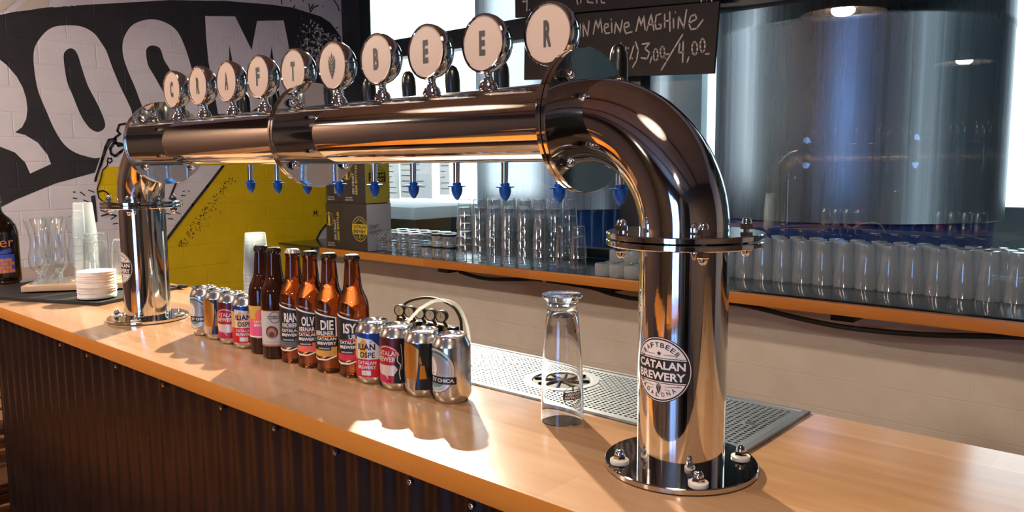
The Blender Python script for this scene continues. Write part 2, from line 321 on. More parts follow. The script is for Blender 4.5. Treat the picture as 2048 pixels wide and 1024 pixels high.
MUR={'shapes':{'banner':[[(0.009,0.987),(0.224,1.045),(0.287,1.068),(0.406,1.101),(0.588,1.139),(0.962,1.213),(1.251,1.251),(1.513,1.27),(1.646,1.273),(1.723,1.264),(1.838,1.249),(1.898,1.224),(1.935,1.191),(1.969,1.153),(1.973,1.076),(1.928,0.929),(1.811,0.764),(1.544,0.642),(1.081,0.608),(0.758,0.638),(0.692,0.507),(0.587,0.448),(0.56,0.379),(0.388,0.332),(0.225,0.265),(0.166,0.235),(-0.053,0.173)]],'R':[[(0.007,0.957),(0.211,0.858),(0.235,0.837),(0.268,0.793),(0.288,0.748),(0.298,0.702),(0.3,0.655),(0.292,0.614),(0.274,0.579),(0.245,0.555),(0.283,0.545),(0.33,0.513),(0.366,0.459),(0.377,0.419),(0.291,0.378),(0.275,0.426),(0.239,0.469),(0.184,0.494),(-0.022,0.578)]],'O':[[(0.339,0.88),(0.349,0.928),(0.375,0.971),(0.405,1.004),(0.445,1.026),(0.514,1.037),(0.56,1.032),(0.599,1.01),(0.625,0.974),(0.645,0.94),(0.658,0.898),(0.673,0.849),(0.7,0.776),(0.732,0.701),(0.745,0.659),(0.737,0.602),(0.692,0.507),(0.587,0.448),(0.522,0.455),(0.47,0.477),(0.431,0.515),(0.398,0.581),(0.373,0.656),(0.349,0.731),(0.34,0.805)],[(0.461,0.898),(0.469,0.919),(0.489,0.934),(0.509,0.929),(0.522,0.904),(0.533,0.856),(0.554,0.777),(0.58,0.718),(0.605,0.658),(0.619,0.608),(0.613,0.582),(0.588,0.566),(0.564,0.572),(0.542,0.592),(0.515,0.64),(0.487,0.726),(0.468,0.784),(0.461,0.856)]],'O2':[[(0.721,0.973),(0.736,1.021),(0.773,1.071),(0.834,1.102),(0.894,1.11),(0.955,1.093),(0.995,1.058),(1.024,0.993),(1.042,0.934),(1.067,0.837),(1.102,0.74),(1.125,0.67),(1.08,0.583),(0.924,0.579),(0.828,0.617),(0.797,0.687),(0.767,0.78),(0.741,0.848),(0.722,0.916)],[(0.829,0.949),(0.838,0.974),(0.863,0.986),(0.898,0.975),(0.915,0.922),(0.942,0.876),(0.975,0.794),(1.008,0.698),(0.96,0.678),(0.91,0.753),(0.866,0.834),(0.835,0.891)]],'M':[[(1.138,1.16),(1.303,1.18),(1.39,1.017),(1.43,1.173),(1.592,1.196),(1.612,1.094),(1.644,0.879),(1.665,0.701),(1.562,0.697),(1.522,0.951),(1.511,1.051),(1.491,0.948),(1.473,0.76),(1.365,0.688),(1.288,0.879),(1.262,1.035),(1.255,0.902),(1.277,0.677),(1.182,0.673),(1.16,0.831),(1.144,0.93),(1.138,1.054)]],'hand':[[(0.286,1.075),(0.295,1.087),(0.331,1.122),(0.352,1.138),(0.416,1.148),(0.417,1.12),(0.405,1.103),(0.387,1.096),(0.34,1.081),(0.306,1.072),(0.292,1.068)]],'hand2':[[(0.424,1.108),(0.428,1.122),(0.436,1.151),(0.478,1.157),(0.481,1.137),(0.48,1.12),(0.468,1.112),(0.435,1.105)]],'f1':[[(0.485,1.153),(0.492,1.14),(0.503,1.126),(0.501,1.118),(0.491,1.117),(0.485,1.13),(0.48,1.153)]],'f2':[[(0.5,1.156),(0.511,1.157),(0.525,1.138),(0.529,1.127),(0.52,1.122),(0.507,1.129)]],'f3':[[(0.529,1.16),(0.559,1.164),(0.563,1.141),(0.561,1.134),(0.545,1.129),(0.539,1.138)]],'f4':[[(0.563,1.165),(0.573,1.166),(0.582,1.146),(0.578,1.141),(0.571,1.142)]],'arm':[[(0.049,1.0),(0.225,1.057),(0.242,1.067),(0.263,1.09),(0.285,1.108),(0.296,1.13),(0.241,1.122),(0.228,1.093),(0.053,1.047)]],'line':[[(0.584,1.161),(0.594,1.143),(0.617,1.145),(0.676,1.156),(0.971,1.215),(0.971,1.222),(0.677,1.167),(0.609,1.155),(0.6,1.166)]],'yellow':[[(1.269,0.515),(1.192,0.403),(1.104,0.303),(1.019,0.209),(0.881,0.051),(0.845,-0.007),(0.817,-0.304),(0.801,-0.658),(1.476,-0.802),(1.594,-0.358),(1.688,-0.122),(1.779,0.025),(1.859,0.099),(1.899,0.201),(1.972,0.406),(1.976,0.524)]],'yellow2':[[(0.577,0.363),(0.599,0.404),(0.674,0.408),(0.814,0.388),(0.805,0.23),(0.584,0.239),(0.566,0.263),(0.562,0.303)]],'brush':[[(0.534,0.271),(0.554,0.275),(0.556,0.15),(0.539,0.151)]]},'lines':[(0.0108,[(1.269,0.515),(1.192,0.403),(1.104,0.303),(1.019,0.209),(0.881,0.051),(0.845,-0.007),(0.817,-0.304)]),(0.0094,[(1.962,0.168),(1.859,0.093),(1.779,0.019),(1.687,-0.128),(1.594,-0.358),(1.537,-0.524)]),(0.0081,[(0.71,0.608),(0.682,0.601),(0.671,0.572),(0.684,0.559),(0.66,0.542),(0.661,0.518),(0.671,0.502),(0.697,0.507)]),(0.0081,[(0.66,0.537),(0.63,0.53),(0.612,0.495),(0.593,0.437),(0.563,0.356),(0.558,0.34)]),(0.0054,[(0.664,0.533),(0.636,0.52),(0.616,0.483),(0.584,0.402)]),(0.0094,[(0.688,0.512),(0.654,0.518),(0.634,0.49),(0.637,0.465),(0.654,0.455),(0.678,0.474),(0.693,0.484)]),(0.0049,[(0.635,0.441),(0.622,0.446),(0.617,0.432),(0.627,0.423),(0.639,0.432),(0.636,0.446)]),(0.0049,[(0.619,0.427),(0.616,0.413)]),(0.0049,[(0.616,0.411),(0.594,0.39),(0.583,0.349),(0.564,0.303),(0.568,0.263),(0.587,0.242),(0.641,0.239)]),(0.0054,[(0.565,0.289),(0.588,0.295),(0.603,0.288),(0.62,0.268)]),(0.0081,[(0.94,0.325),(0.92,0.283),(0.899,0.239)]),(0.004,[(0.46,0.292),(0.468,0.292)]),(0.004,[(0.458,0.265),(0.473,0.262)]),(0.004,[(0.49,0.291),(0.508,0.275)]),(0.004,[(0.502,0.254),(0.527,0.242)]),(0.0035,[(0.456,0.238),(0.462,0.235)]),(0.004,[(0.527,0.299),(0.548,0.289)]),(0.0059,[(0.576,0.177),(0.603,0.185),(0.641,0.175)]),(0.0043,[(0.618,0.16),(0.641,0.173)]),(0.004,[(0.625,0.136),(0.648,0.139)]),(0.004,[(0.571,0.205),(0.597,0.194)]),(0.0035,[(0.962,0.259),(0.982,0.258)]),(0.0035,[(0.971,0.279),(0.981,0.281)]),(0.0035,[(0.999,0.281),(1.007,0.28)]),(0.004,[(0.889,0.147),(0.912,0.144)]),(0.0035,[(0.931,0.175),(0.951,0.169)]),(0.004,[(0.88,0.173),(0.9,0.169)]),(0.0035,[(0.904,0.226),(0.935,0.243)]),(0.0043,[(1.743,0.143),(1.739,0.117)]),(0.0043,[(1.74,0.143),(1.753,0.125),(1.76,0.145),(1.762,0.116)]),(0.0054,[(1.579,1.319),(1.584,1.283)]),(0.0043,[(1.639,1.32),(1.641,1.304)]),(0.0049,[(1.655,1.271),(1.666,1.286)]),(0.0049,[(1.716,1.328),(1.722,1.316)]),(0.0054,[(1.765,1.265),(1.757,1.307)]),(0.0054,[(1.768,1.265),(1.786,1.292),(1.82,1.308)]),(0.0054,[(1.766,1.281),(1.787,1.309)]),(0.0054,[(1.928,1.354),(1.955,1.324),(1.964,1.297)]),(0.004,[(1.851,1.309),(1.857,1.305)]),(0.004,[(1.939,1.195),(1.953,1.205)])],'chalk':[[(-1.579,0.9972),(-1.5806,0.9456)],[(-1.5627,0.9436),(-1.5653,1.0002),(-1.5401,0.9435),(-1.5327,1.0033)],[(-1.5108,0.9472),(-1.4983,1.0036),(-1.4847,0.9674),(-1.4734,1.0052),(-1.4656,0.949)],[(-1.456,0.964),(-1.4333,0.9682),(-1.4362,0.98),(-1.4504,0.9817),(-1.456,0.964),(-1.4473,0.9423),(-1.4274,0.9424)],[(-1.4176,0.9823),(-1.4161,0.9434)],[(-1.42,0.9976),(-1.4188,0.9938)],[(-1.4021,0.9372),(-1.3969,0.982),(-1.3743,0.9386),(-1.3648,0.9871)],[(-1.3551,0.9544),(-1.3306,0.9583),(-1.3362,0.9746),(-1.3526,0.9721),(-1.3568,0.9546),(-1.3467,0.931),(-1.3168,0.9343)],[(-1.2979,0.9344),(-1.2837,0.9903),(-1.2742,0.9538),(-1.2614,0.9897),(-1.2554,0.9361)],[(-1.2475,0.9308),(-1.2274,0.992),(-1.2135,0.929)],[(-1.2399,0.9519),(-1.2165,0.9535)],[(-1.1836,0.9885),(-1.204,0.9846),(-1.2087,0.9547),(-1.2032,0.9314),(-1.1827,0.932),(-1.1804,0.9469),(-1.1906,0.9482)],[(-1.1657,0.9841),(-1.1649,0.9343)],[(-1.1431,0.9897),(-1.1409,0.9163)],[(-1.1653,0.9581),(-1.1426,0.9575)],[(-1.1261,0.9619),(-1.1245,0.9273)],[(-1.1186,0.9874),(-1.1176,0.9839)],[(-1.1046,0.9229),(-1.1029,0.9675),(-1.08,0.9221),(-1.0691,0.9886)],[(-1.0583,0.9365),(-1.0249,0.9492),(-1.0325,0.967),(-1.0516,0.961),(-1.0583,0.9365),(-1.0482,0.912),(-1.0242,0.9134),(-0.9986,0.9418)],[(-1.3711,0.8952),(-1.3792,0.8711),(-1.3732,0.8295)],[(-1.3599,0.8827),(-1.3623,0.8512),(-1.3404,0.8514)],[(-1.3461,0.8768),(-1.3482,0.8159)],[(-1.3357,0.8721),(-1.334,0.8697)],[(-1.308,0.8774),(-1.3264,0.8252)],[(-1.3156,0.8296),(-1.3145,0.8268)],[(-1.3001,0.8922),(-1.2863,0.8573),(-1.2938,0.8177),(-1.3124,0.7923)],[(-1.2679,0.8799),(-1.2337,0.8807),(-1.2544,0.8608),(-1.2331,0.8431),(-1.2433,0.8197),(-1.2725,0.8269)],[(-1.2224,0.8244),(-1.2299,0.803)],[(-1.195,0.8191),(-1.2002,0.8086),(-1.2073,0.8089),(-1.213,0.8197),(-1.2146,0.8362),(-1.2114,0.8504),(-1.2049,0.8558),(-1.1981,0.8498),(-1.1942,0.8353),(-1.195,0.8191)],[(-1.1644,0.8277),(-1.1695,0.818),(-1.1765,0.8182),(-1.1821,0.8285),(-1.1837,0.8439),(-1.1806,0.8573),(-1.1742,0.8623),(-1.1675,0.8566),(-1.1636,0.843),(-1.1644,0.8278)],[(-1.1581,0.8284),(-1.1444,0.8293)],[(-1.1604,0.8164),(-1.1594,0.8141)],[(-1.0844,0.897),(-1.1206,0.8494),(-1.1551,0.8007),(-1.1775,0.7698)],[(-1.0961,0.8641),(-1.1004,0.8302),(-1.0782,0.8301)],[(-1.0814,0.869),(-1.0824,0.7919)],[(-1.0558,0.8088),(-1.0627,0.7902)],[(-1.0204,0.8263),(-1.0263,0.8154),(-1.0346,0.8157),(-1.0413,0.8273),(-1.0433,0.8446),(-1.0396,0.8595),(-1.0321,0.865),(-1.0241,0.8586),(-1.0196,0.8434),(-1.0204,0.8263)],[(-0.9885,0.8332),(-0.9936,0.822),(-1.0008,0.8222),(-1.0066,0.834),(-1.0084,0.8517),(-1.0053,0.867),(-0.9988,0.8728),(-0.9919,0.8664),(-0.9879,0.8508),(-0.9885,0.8332)],[(-0.984,0.8138),(-0.9699,0.8132)]],'chalk2':[[(-1.8955,1.1915),(-1.9298,1.142),(-1.9027,1.1407)],[(-1.9023,1.1925),(-1.9064,1.099)],[(-1.8909,1.1019),(-1.8889,1.0996)],[(-1.6306,1.138),(-1.6153,1.0888)],[(-1.6002,1.0915),(-1.5943,1.1327)],[(-1.5645,1.1237),(-1.5632,1.0901),(-1.5348,1.0833)],[(-1.5174,1.1169),(-1.5143,1.0796)],[(-1.4942,1.1135),(-1.4911,1.0787),(-1.4739,1.0749)],[(-1.0246,1.0453),(-1.0225,1.0137)],[(-0.9806,1.0389),(-0.979,1.009)]],'board':[(-1.8922,1.0578),(-0.9332,1.002),(-0.9495,0.7384),(-1.9004,0.7861)],'board2':[(-1.98,1.398),(-0.9302,1.295),(-0.9294,1.0124),(-1.9773,1.0774)],'spk':[(1.699,1.253),(1.965,1.147),(1.817,0.92),(1.659,1.072)]}
# ================================================================ SETTING
XL=-3.38; YB=1.73; YW=2.03; ZF=-1.1; ZC=2.0; ZS=-.021
struct(M().b2(XL-.15,XL,-6.2,YW+.1,ZF,ZC,white_m),'wall_left')
floor_m=varied('sealed_floor','#6e5646','#7d6350',2.5,0,.35)
struct(M().b2(XL-.15,3.6,-6.2,YW,ZF-.1,ZF,floor_m),'floor')
hallf=varied('grey_hall_floor','#5d6a70','#77858a',2,0,.35)
struct(M().b2(-14,6,YW,11,ZF-.1,ZF-.005,hallf),'floor_hall')
ceil_m=varied('beige_ceiling','#ab9886','#9c8976',3,0,.8)
struct(M().b2(XL-.15,3.6,-6.2,YW+.1,ZC,ZC+.15,ceil_m),'ceiling')
struct(M().b2(XL,3.6,YB,YW,ZF,-.075,cream_m),'wall_back')
taupe=varied('taupe_wall_paint','#5f4c3e','#524033',2,0,.7)
dk=pm('dark_brown_wall','#2b211c',0,.6)
struct(M().b2(3.45,3.6,-6.2,YW,ZF,ZC,taupe),'wall_right')
struct(M().b2(XL,3.6,-6.35,-6.2,ZF,ZC,taupe),'wall_front')
clad=varied('added_cladding_brown','#5c4638','#4f3b2f',2,0,.7)
struct(M().b2(XL,XL+.02,-6.19,-.2,ZF,ZC,clad),'wall_left_added_cladding')  # unseen panel added to darken what the steel arm mirrors
struct(M().b2(1.55,3.45,YB,YW,-.075,ZC,cream_m),'wall_back_pier')
struct(M().b2(XL,1.55,YB,YW+.05,1.62,ZC,cream_m),'wall_back_lintel')
# window between bar and brewery hall
fr=M()
fr.b2(XL,-3.21,YW-.05,YW+.03,ZS,1.62,frame_m,.004)
for a,b in ((-1.43,-1.33),(1.45,1.55)): fr.b2(a,b,YW-.05,YW+.03,ZS,1.62,frame_m,.004)
fr.b2(-3.21,1.45,YW-.05,YW+.03,.988,1.085,frame_m,.004)
fr.b2(-3.21,1.45,YW-.04,YW+.03,ZS,.02,frame_m,.003); fr.b2(-3.21,1.45,YW-.04,YW+.03,1.57,1.62,frame_m,.003)
fo=struct(fr,'window_1')
for a,b in ((-3.21,-1.43),(-1.33,1.45)):
    for c,d in ((.02,.988),(1.085,1.57)): M().add([(a,YW,c),(b,YW,c),(b,YW,d),(a,YW,d)],[(0,1,2,3)],pane_m).build('pane',fo)
# brewery hall: pale far wall with wide openings to the sky, open roof bays
hw=varied('pale_hall_wall','#8fa0a6','#a4b3b8',1.5,0,.7)
hd=varied('dark_hall_steel','#23292d','#2f363a',3,.3,.5)
far=M()
far.b2(-14,6,11,11.2,ZF,-.2,hw); far.b2(-9.9,-5.9,11,11.2,-.2,5,hw); far.b2(-5.35,-1.75,11,11.2,-.2,5,hw); far.b2(1.2,6,11,11.2,-.2,5,hw)
struct(far,'wall_far_hall')
struct(M().b2(5.8,6,YW+.1,11,ZF,5,hw),'wall_right_hall')
struct(M().b2(-14.2,-14,YW,4.2,ZF,5,hd).b2(-14.2,-14,8.2,11.2,ZF,5,hd).b2(-14.2,-14,4.2,8.2,3.6,5,hd),'wall_left_hall')
hr=M()
hr.b2(-7.5,6,3.2,11.2,4.9,5.1,hd); hr.b2(-14,-11,3.2,11.2,4.9,5.1,hd)
hr.b2(-14,6,YW+.1,3.2,4.9,5.0,hd)
struct(hr,'ceiling_hall')
struct(M().b2(-14,6,YW,YW+.12,ZC,4.9,hd),'wall_front_hall')
struct(M().b2(-14,XL-.15,YW,YW+.12,ZF,4.9,hd),'wall_front_hall_left')
dayl=emis('sky_glare_glow','#eafaff',2.2)  # glowing panel added in place of the sky glare, not a real window
wf=M(); XA,XB,ZA,ZB=-5.3,-3.42,.10,2.6
wf.b2(XA-.08,XB+.06,3.1,3.18,ZB,ZB+.08,hd); wf.b2(XA-.08,XB+.06,3.1,3.18,ZA-.08,ZA,hd); wf.b2(XA-.08,XA,3.1,3.18,ZA,ZB,hd); wf.b2(XA-.08,XB+.06,3.1,3.18,ZF,ZF+.1,hd)
for x in (XA-.08,XB-.02): wf.b2(x,x+.08,3.12,3.17,ZF,ZA,hd)
w2=struct(wf,'sky_glare_frame'); M().b2(XA,XB,3.12,3.14,ZA,ZB,dayl).build('sky_glare_panel',w2)
# mural, painted on the left wall
mu=D(); S_=MUR['shapes']; 
pk=pm('mural_cream','#d8d0c0',0,.7)
mu.poly(S_['banner'],black_m,0)
def closed_smooth(p,n=4):
    m_=len(p); out=[]
    for i in range(m_):
        a,b,c,d=p[i-1],p[i],p[(i+1)%m_],p[(i+2)%m_]
        for k in range(n):
            t=k/n; out.append(tuple(.5*(2*b[j]+(c[j]-a[j])*t+(2*a[j]-5*b[j]+4*c[j]-d[j])*t*t+(3*b[j]-a[j]-3*c[j]+d[j])*t**3) for j in (0,1)))
    return out
for k in ('R','M'): mu.poly(S_[k],white_m,1)
for k in ('O','O2'): mu.poly([closed_smooth(l) for l in S_[k]],white_m,1)
for k in ('hand','hand2','f1','f2','f3','f4','arm','line'): mu.poly(S_[k],pk if k in('hand','arm') else white_m,1)
for k in ('yellow','yellow2'): mu.poly(S_[k],yellow_m,0)
mu.poly(S_['brush'],black_m,2)
for wd,pts in MUR['lines']: mu.stroke(pts,wd*1.3,black_m,3)
rs=random.Random(3)
def quad_pt(q,a,b):
    e=[q[0][i]*(1-a)*(1-b)+q[1][i]*a*(1-b)+q[2][i]*a*b+q[3][i]*(1-a)*b for i in (0,1)]; return e
for k in range(260):
    a=rs.random()**.6; b=rs.random(); y,z=quad_pt(MUR['spk'],a,b*.95+.02); s_=rs.uniform(.003,.011)*(.5+a)
    mu.poly([(y+s_*rs.uniform(.5,1)*math.cos(t*PI/3),z+s_*rs.uniform(.5,1.3)*math.sin(t*PI/3)) for t in range(6)],white_m,2)
# stipple shading along the edge of the yellow glass
A,B=MUR['lines'][0][1][1],MUR['lines'][0][1][4]
for k in range(170):
    t=rs.random(); y=A[0]+(B[0]-A[0])*t+.04+.07*abs(rs.gauss(0,.5)); z=A[1]+(B[1]-A[1])*t-.035-.02*rs.random(); s_=rs.uniform(.0012,.0038)
    mu.poly([(y+s_*math.cos(q*PI/2.5),z+s_*1.3*math.sin(q*PI/2.5)) for q in range(5)],black_m,3)
mm=M(); mu.build(mm,lambda y,z,o:(XL+o,y,z),off=.0006,base=.0006)
tag(mm.build('wall_mural',recalc=False),'black, white and yellow mural of giant letters on the left brick wall','mural')
# ================================================================ BAR COUNTER
YF,YR=-.2025,.336
ct=thing('bar_counter',(-.7,.07,ZF),'long wooden bar counter with corrugated dark metal front','bar counter'); sh=(-.7,.07,ZF)
def slab(x0,x1):
    mm=M(); mm.b2(x0,x1,YF,YR,-.034,0,counter_m,.0025); 
    k=mm.mi(edge_m)
    for f in mm.bm.faces:
        if f.normal.y<-.5 or (f.calc_center_median().y<YF+.001): f.material_index=k
    return mm
slab(-3.1,1.9).build('worktop',ct,sh)
cp=M(); vs=[];fs=[]; n=1000; X0,X1=-2.25,1.9; per=.0605
for i in range(n+1):
    x=X0+(X1-X0)*i/n; t=(x/per)%1; y=-.190+.009*(.5+.5*math.cos(2*PI*t))**1.0
    vs+=[(x,y,ZF+.02),(x,y,-.036)]
for i in range(n): fs.append((2*i,2*i+2,2*i+3,2*i+1))
cp.add(vs,fs,panel_m); cp.b2(X0,X1,-.178,-.165,ZF+.01,-.036,dk); cp.build('corrugated_panel',ct,sh,ang=60)
M().b2(-2.25,1.9,-.16,.30,ZF,-.036,dk).build('carcass',ct,sh)
for x in (-1.68,-1.503,-1.336,-1.1,-.86,-.678,-.503,-.325,-.202,-.02): M().lathe([(0,0),(.005,0),(.0045,.003),(.002,.0045),(0,.0048)],chromeb,10,T3(x,-.190,-.05,rx=PI/2)).build('screw',ct,sh)
# ================================================================ BEER TOWER
TX=-.7983; RP=.0572; H=.4591; HC=.3042; LX=-1.5966; RF=.0998
tw=thing('beer_tower',(TX,0,0),'polished steel pipe beer tower spanning the counter on two flanged uprights','beer tower'); tsh=(TX,0,0)
def capnut(mm,T,wash=True,m=chromeb):
    if wash: mm.lathe([(0,0),(.0125,0),(.0125,.0025),(.0075,.003),(0,.003)],washer_m,20,T)
    mm.lathe([(0,.002),(.0085,.002),(.0085,.0075),(.0072,.009),(0,.009)],m,6,T); mm.lathe([(.0062,.008),(.0062,.0115),(.0052,.0145),(.003,.0165),(0,.017)],m,14,T)
def plate(mm,T,t=.0075,R=RF):
    mm.lathe([(RP-.004,0),(R-.0012,0),(R,.0012),(R,t-.0012),(R-.0012,t),(RP-.004,t)],chrome,96,T)
def bolts(T,par,top=True,bot=True,t=.016,wash=False,angs=(45,135,225,315)):
    for a in angs:
        a=math.radians(a); q=T@Matrix.Translation((.0815*math.cos(a),.0815*math.sin(a),0))
        mm=M()
        if top: capnut(mm,q@Matrix.Translation((0,0,t)),wash)
        if bot: capnut(mm,q@Matrix.Rotation(PI,4,'X'),False); mm.lathe([(0,-.003),(.004,-.003),(.004,t+.003),(0,t+.003)],chromeb,10,q)
        mm.build('bolt',par,tsh)
for X,sg in ((0,1),(LX,-1)):
    mm=M(); plate(mm,T3(X,0,.001),.008); f=mm.build('base_flange',tw,tsh); bolts(T3(X,0,.001),f,True,False,.008,True)
    mm=M(); mm.lathe([(RP,.009),(RP,HC-.009)],chrome,96,T3(X,0,0)); mm.build('upright_pipe',tw,tsh)
    mm=M(); plate(mm,T3(X,0,HC-.0085)); plate(mm,T3(X,0,HC+.001)); f=mm.build('coupling_flange',tw,tsh); bolts(T3(X,0,HC-.0085),f,True,True,.017)
    # elbow
    R=.1455; zc=H-R; path=[]; mm=M(); vs=[];fs=[]; n=40; sg2=-sg; seg=72
    ring=[]
    for i in range(n+3):
        if i==0: c=Vector((X,0,HC+.008)); th=0
        elif i==n+2: c=Vector((X+sg2*(R+.006),0,H)); th=PI/2
        else: th=PI/2*(i-1)/n; c=Vector((X+sg2*R*(1-math.cos(th)),0,zc+R*math.sin(th)))
        e=Vector((sg2*-math.cos(th),0,math.sin(th)))  # outward radial of the bend
        for k in range(seg):
            a=2*PI*k/seg; vs.append(c+(e*math.cos(a)+Vector((0,1,0))*math.sin(a))*RP)
    for i in range(n+2):
        for k in range(seg): fs.append((i*seg+k,i*seg+(k+1)%seg,(i+1)*seg+(k+1)%seg,(i+1)*seg+k))
    mm.add(vs,fs,chrome); mm.build('elbow_pipe',tw,tsh,ang=60)
RY=lambda x:T3(x,0,H,ry=PI/2)
for x in (-.1575,TX-.0045,-1.4365-.0008):
    mm=M(); plate(mm,RY(x-.0085)); plate(mm,RY(x+.0005)); f=mm.build('arm_flange',tw,tsh); bolts(RY(x-.0085),f,True,True,.0165)
for a,b in ((-.795,-.165),(-1.432,-.802)):
    M().lathe([(RP-.001,a),(RP-.001,b)],chrome,96,T3(0,0,H,ry=PI/2)).build('arm_pipe',tw,tsh)
    # lower tray channel running under the arm
# medallions
LET=['C','R','A','F','T',None,'B','E','E','R']
for i,ch in enumerate(LET):
    x=-1.363+.1276*i; z=.583; Tm=T3(x,0,z,rx=PI/2)   # local +z looks to the customer (-y)
    mm=M(); mm.lathe([(0,-.030),(.012,-.0295),(.024,-.026),(.034,-.019),(.041,-.009),(.0443,.002),(.0448,.008),(.0443,.0125),(.0425,.0145),(.0405,.0142),(.0395,.0125)],chromeb,56,Tm)
    mo=mm.build('medallion',tw,tsh)
    mm=M(); mm.lathe([(0,.0128),(.0398,.0128)],face_m,56,Tm); mm.build('medallion_face',mo,tsh)
    dd=D()
    if ch: dd.text(ch,0,0,.037,ink,0,w=.0140 if ch!='E' else .0125,bold=.05)
    else: hop(dd,0,0,.046,ink,0)
    mm=M(); dd.build(mm,lambda s,zz,o,x=x,z=z:(x+s,-.0131-o,z+zz)); mm.build('medallion_hop_mark' if ch is None else 'medallion_letter',mo,tsh,recalc=False)
    mm=M(); mm.lathe([(.0155,H+RP-.006),(.0155,H+RP+.002),(.0130,H+RP+.006),(.0125,H+RP+.009),(.0085,H+RP+.012),(.0062,H+RP+.020),(.0075,z-.0405)],chromeb,28,T3(x,-.0+.0,0)); mm.build('medallion_stem',mo,tsh)
# taps behind the arm
for i in range(10):
    x=-.185-.1207*i; y=.125
    mm=M(); mm.tube([(x,.05,H),(x,.095,H)],.0125,chromeb,20); mm.tube([(x,.093,H),(x,y+.012,H)],.016,chromeb,20)
    mm.lathe([(.013,H-.016),(.015,H+.01),(.012,H+.022),(.007,H+.03),(.007,H+.05)],chromeb,20,T3(x,y,0))
    mm.tube([(x,y,H-.01),(x,y+.002,H-.035),(x,y+.004,H-.06),(x+.0,y+.003,.362)],[.0085,.0075,.0065,.0062],chromeb,14)
    tp=mm.build('tap',tw,tsh)
    mm=M(); mm.lathe([(0,.362),(.0165,.3615),(.0165,.3595),(.0105,.359),(.0105,.352),(.0088,.345),(.004,.337),(0,.334)],cap_blue,20,T3(x,y+.004,0)); mm.lathe([(.008,.361),(.008,.367),(.0062,.3675)],cap_blue,16,T3(x,y+.004,0)); mm.build('tap_cap',tp,tsh)
    mm=M(); mm.lathe([(.0075,0),(.0095,.004),(.0125,.02),(.0138,.055),(.0128,.068),(.009,.078),(.004,.082),(0,.083)],blk,24,T3(x,y,H+.038,rx=math.radians(3))); mm.build('tap_handle',tp,tsh)
# stickers on the uprights
for X in (0,LX):
    dd=D(); round_logo(dd,0,.1425,.0418,sticker_m,ink); mm=M(); dd.build(mm,cyl(X,0,RP,math.radians(0 if X==0 else -7)),step=.004)
    mm.build('brewery_sticker',tw,tsh,recalc=False,label='round black and cream brewery sticker')
# ================================================================ DRIP TRAY
DX0,DX1,DY0,DY1=-1.1,.047,.1003,.331
dt=thing('drip_tray',(-.53,.21,.0003),'long perforated stainless drip tray sunk in the counter behind the cans','drip tray'); ds=(-.53,.21,0)
mm=M()
def ring4(o0,z0,o1,z1,m):
    a=[(DX0+o0,DY0+o0),(DX1-o0,DY0+o0),(DX1-o0,DY1-o0),(DX0+o0,DY1-o0)]; b=[(DX0+o1,DY0+o1),(DX1-o1,DY0+o1),(DX1-o1,DY1-o1),(DX0+o1,DY1-o1)]
    mm.add([(x,y,z0) for x,y in a]+[(x,y,z1) for x,y in b],[(i,(i+1)%4,4+(i+1)%4,4+i) for i in range(4)],m)
for q in ((0,.0002,.001,.0038),(.001,.0038,.010,.0045),(.010,.0045,.0115,.0028),(.0115,.0028,.0115,.0006)): ring4(*q,traym)
mm.build('tray_rim',dt,ds,recalc=False)
mm=M(); mm.b2(DX0+.01,DX1-.01,DY0+.01,DY1-.01,.0003,.0006,blkr); mm.build('tray_well',dt,ds)
mm=M(); px_=.0098; py_=.0088; gx0,gx1=DX0+.018,DX1-.020; gy0,gy1=DY0+.016,DY1-.018; DC=(-.373,.222); DR=.060
nx=int((gx1-gx0)/px_); ny=int((gy1-gy0)/py_); V=[];Fq=[]; zt=.0028; hx,hy=px_*.31,py_*.30; HOL=(-.002,.215)
for i in range(nx):
    for j in range(ny):
        cx=gx0+(i+.5)*px_; cyy=gy0+(j+.5)*py_; rr=math.hypot(cx-DC[0],cyy-DC[1]); r3=math.hypot(cx-HOL[0],cyy-HOL[1])
        if rr<DR+.002: continue
        b=len(V); o4=[(cx-px_/2,cyy-py_/2),(cx+px_/2,cyy-py_/2),(cx+px_/2,cyy+py_/2),(cx-px_/2,cyy+py_/2)]
        V+=[(x,y,zt) for x,y in o4]
        if r3<.010 or rr<DR+.012: Fq.append((b,b+1,b+2,b+3)); continue
        i4=[(cx-hx,cyy-hy),(cx+hx,cyy-hy),(cx+hx,cyy+hy),(cx-hx,cyy+hy)]
        V+=[(x,y,zt) for x,y in i4]+[(x,y,zt-.0015) for x,y in i4]
        for k in range(4):
            k2=(k+1)%4; Fq.append((b+k,b+k2,b+4+k2,b+4+k)); Fq.append((b+4+k,b+4+k2,b+8+k2,b+8+k))
mm.add(V,Fq,traym)
for (a,b,c,d) in ((DX0+.011,gx0,DY0+.011,DY1-.011),(gx0+nx*px_,DX1-.011,DY0+.011,DY1-.011),(gx0,gx0+nx*px_,DY0+.011,gy0),(gx0,gx0+nx*px_,gy0+ny*py_,DY1-.011)):
    mm.add([(a,c,zt),(b,c,zt),(b,d,zt),(a,d,zt)],[(0,1,2,3)],traym)
mm.lathe([(.0,zt+.0003),(.0078,zt+.0003)],blkr,20,T3(HOL[0],HOL[1],0))
mm.build('perforated_grid',dt,ds,recalc=False)
mm=M(); mm.lathe([(DR+.010,zt+.0002),(DR+.009,zt+.001),(DR-.004,zt+.001),(DR-.006,zt-.0012)],traym,56,T3(DC[0],DC[1],0)); mm.lathe([(0,.0012),(DR-.005,.0012)],blkr,48,T3(DC[0],DC[1],0))
gr=mm.build('glass_rinser',dt,ds,recalc=False)
mm=M()
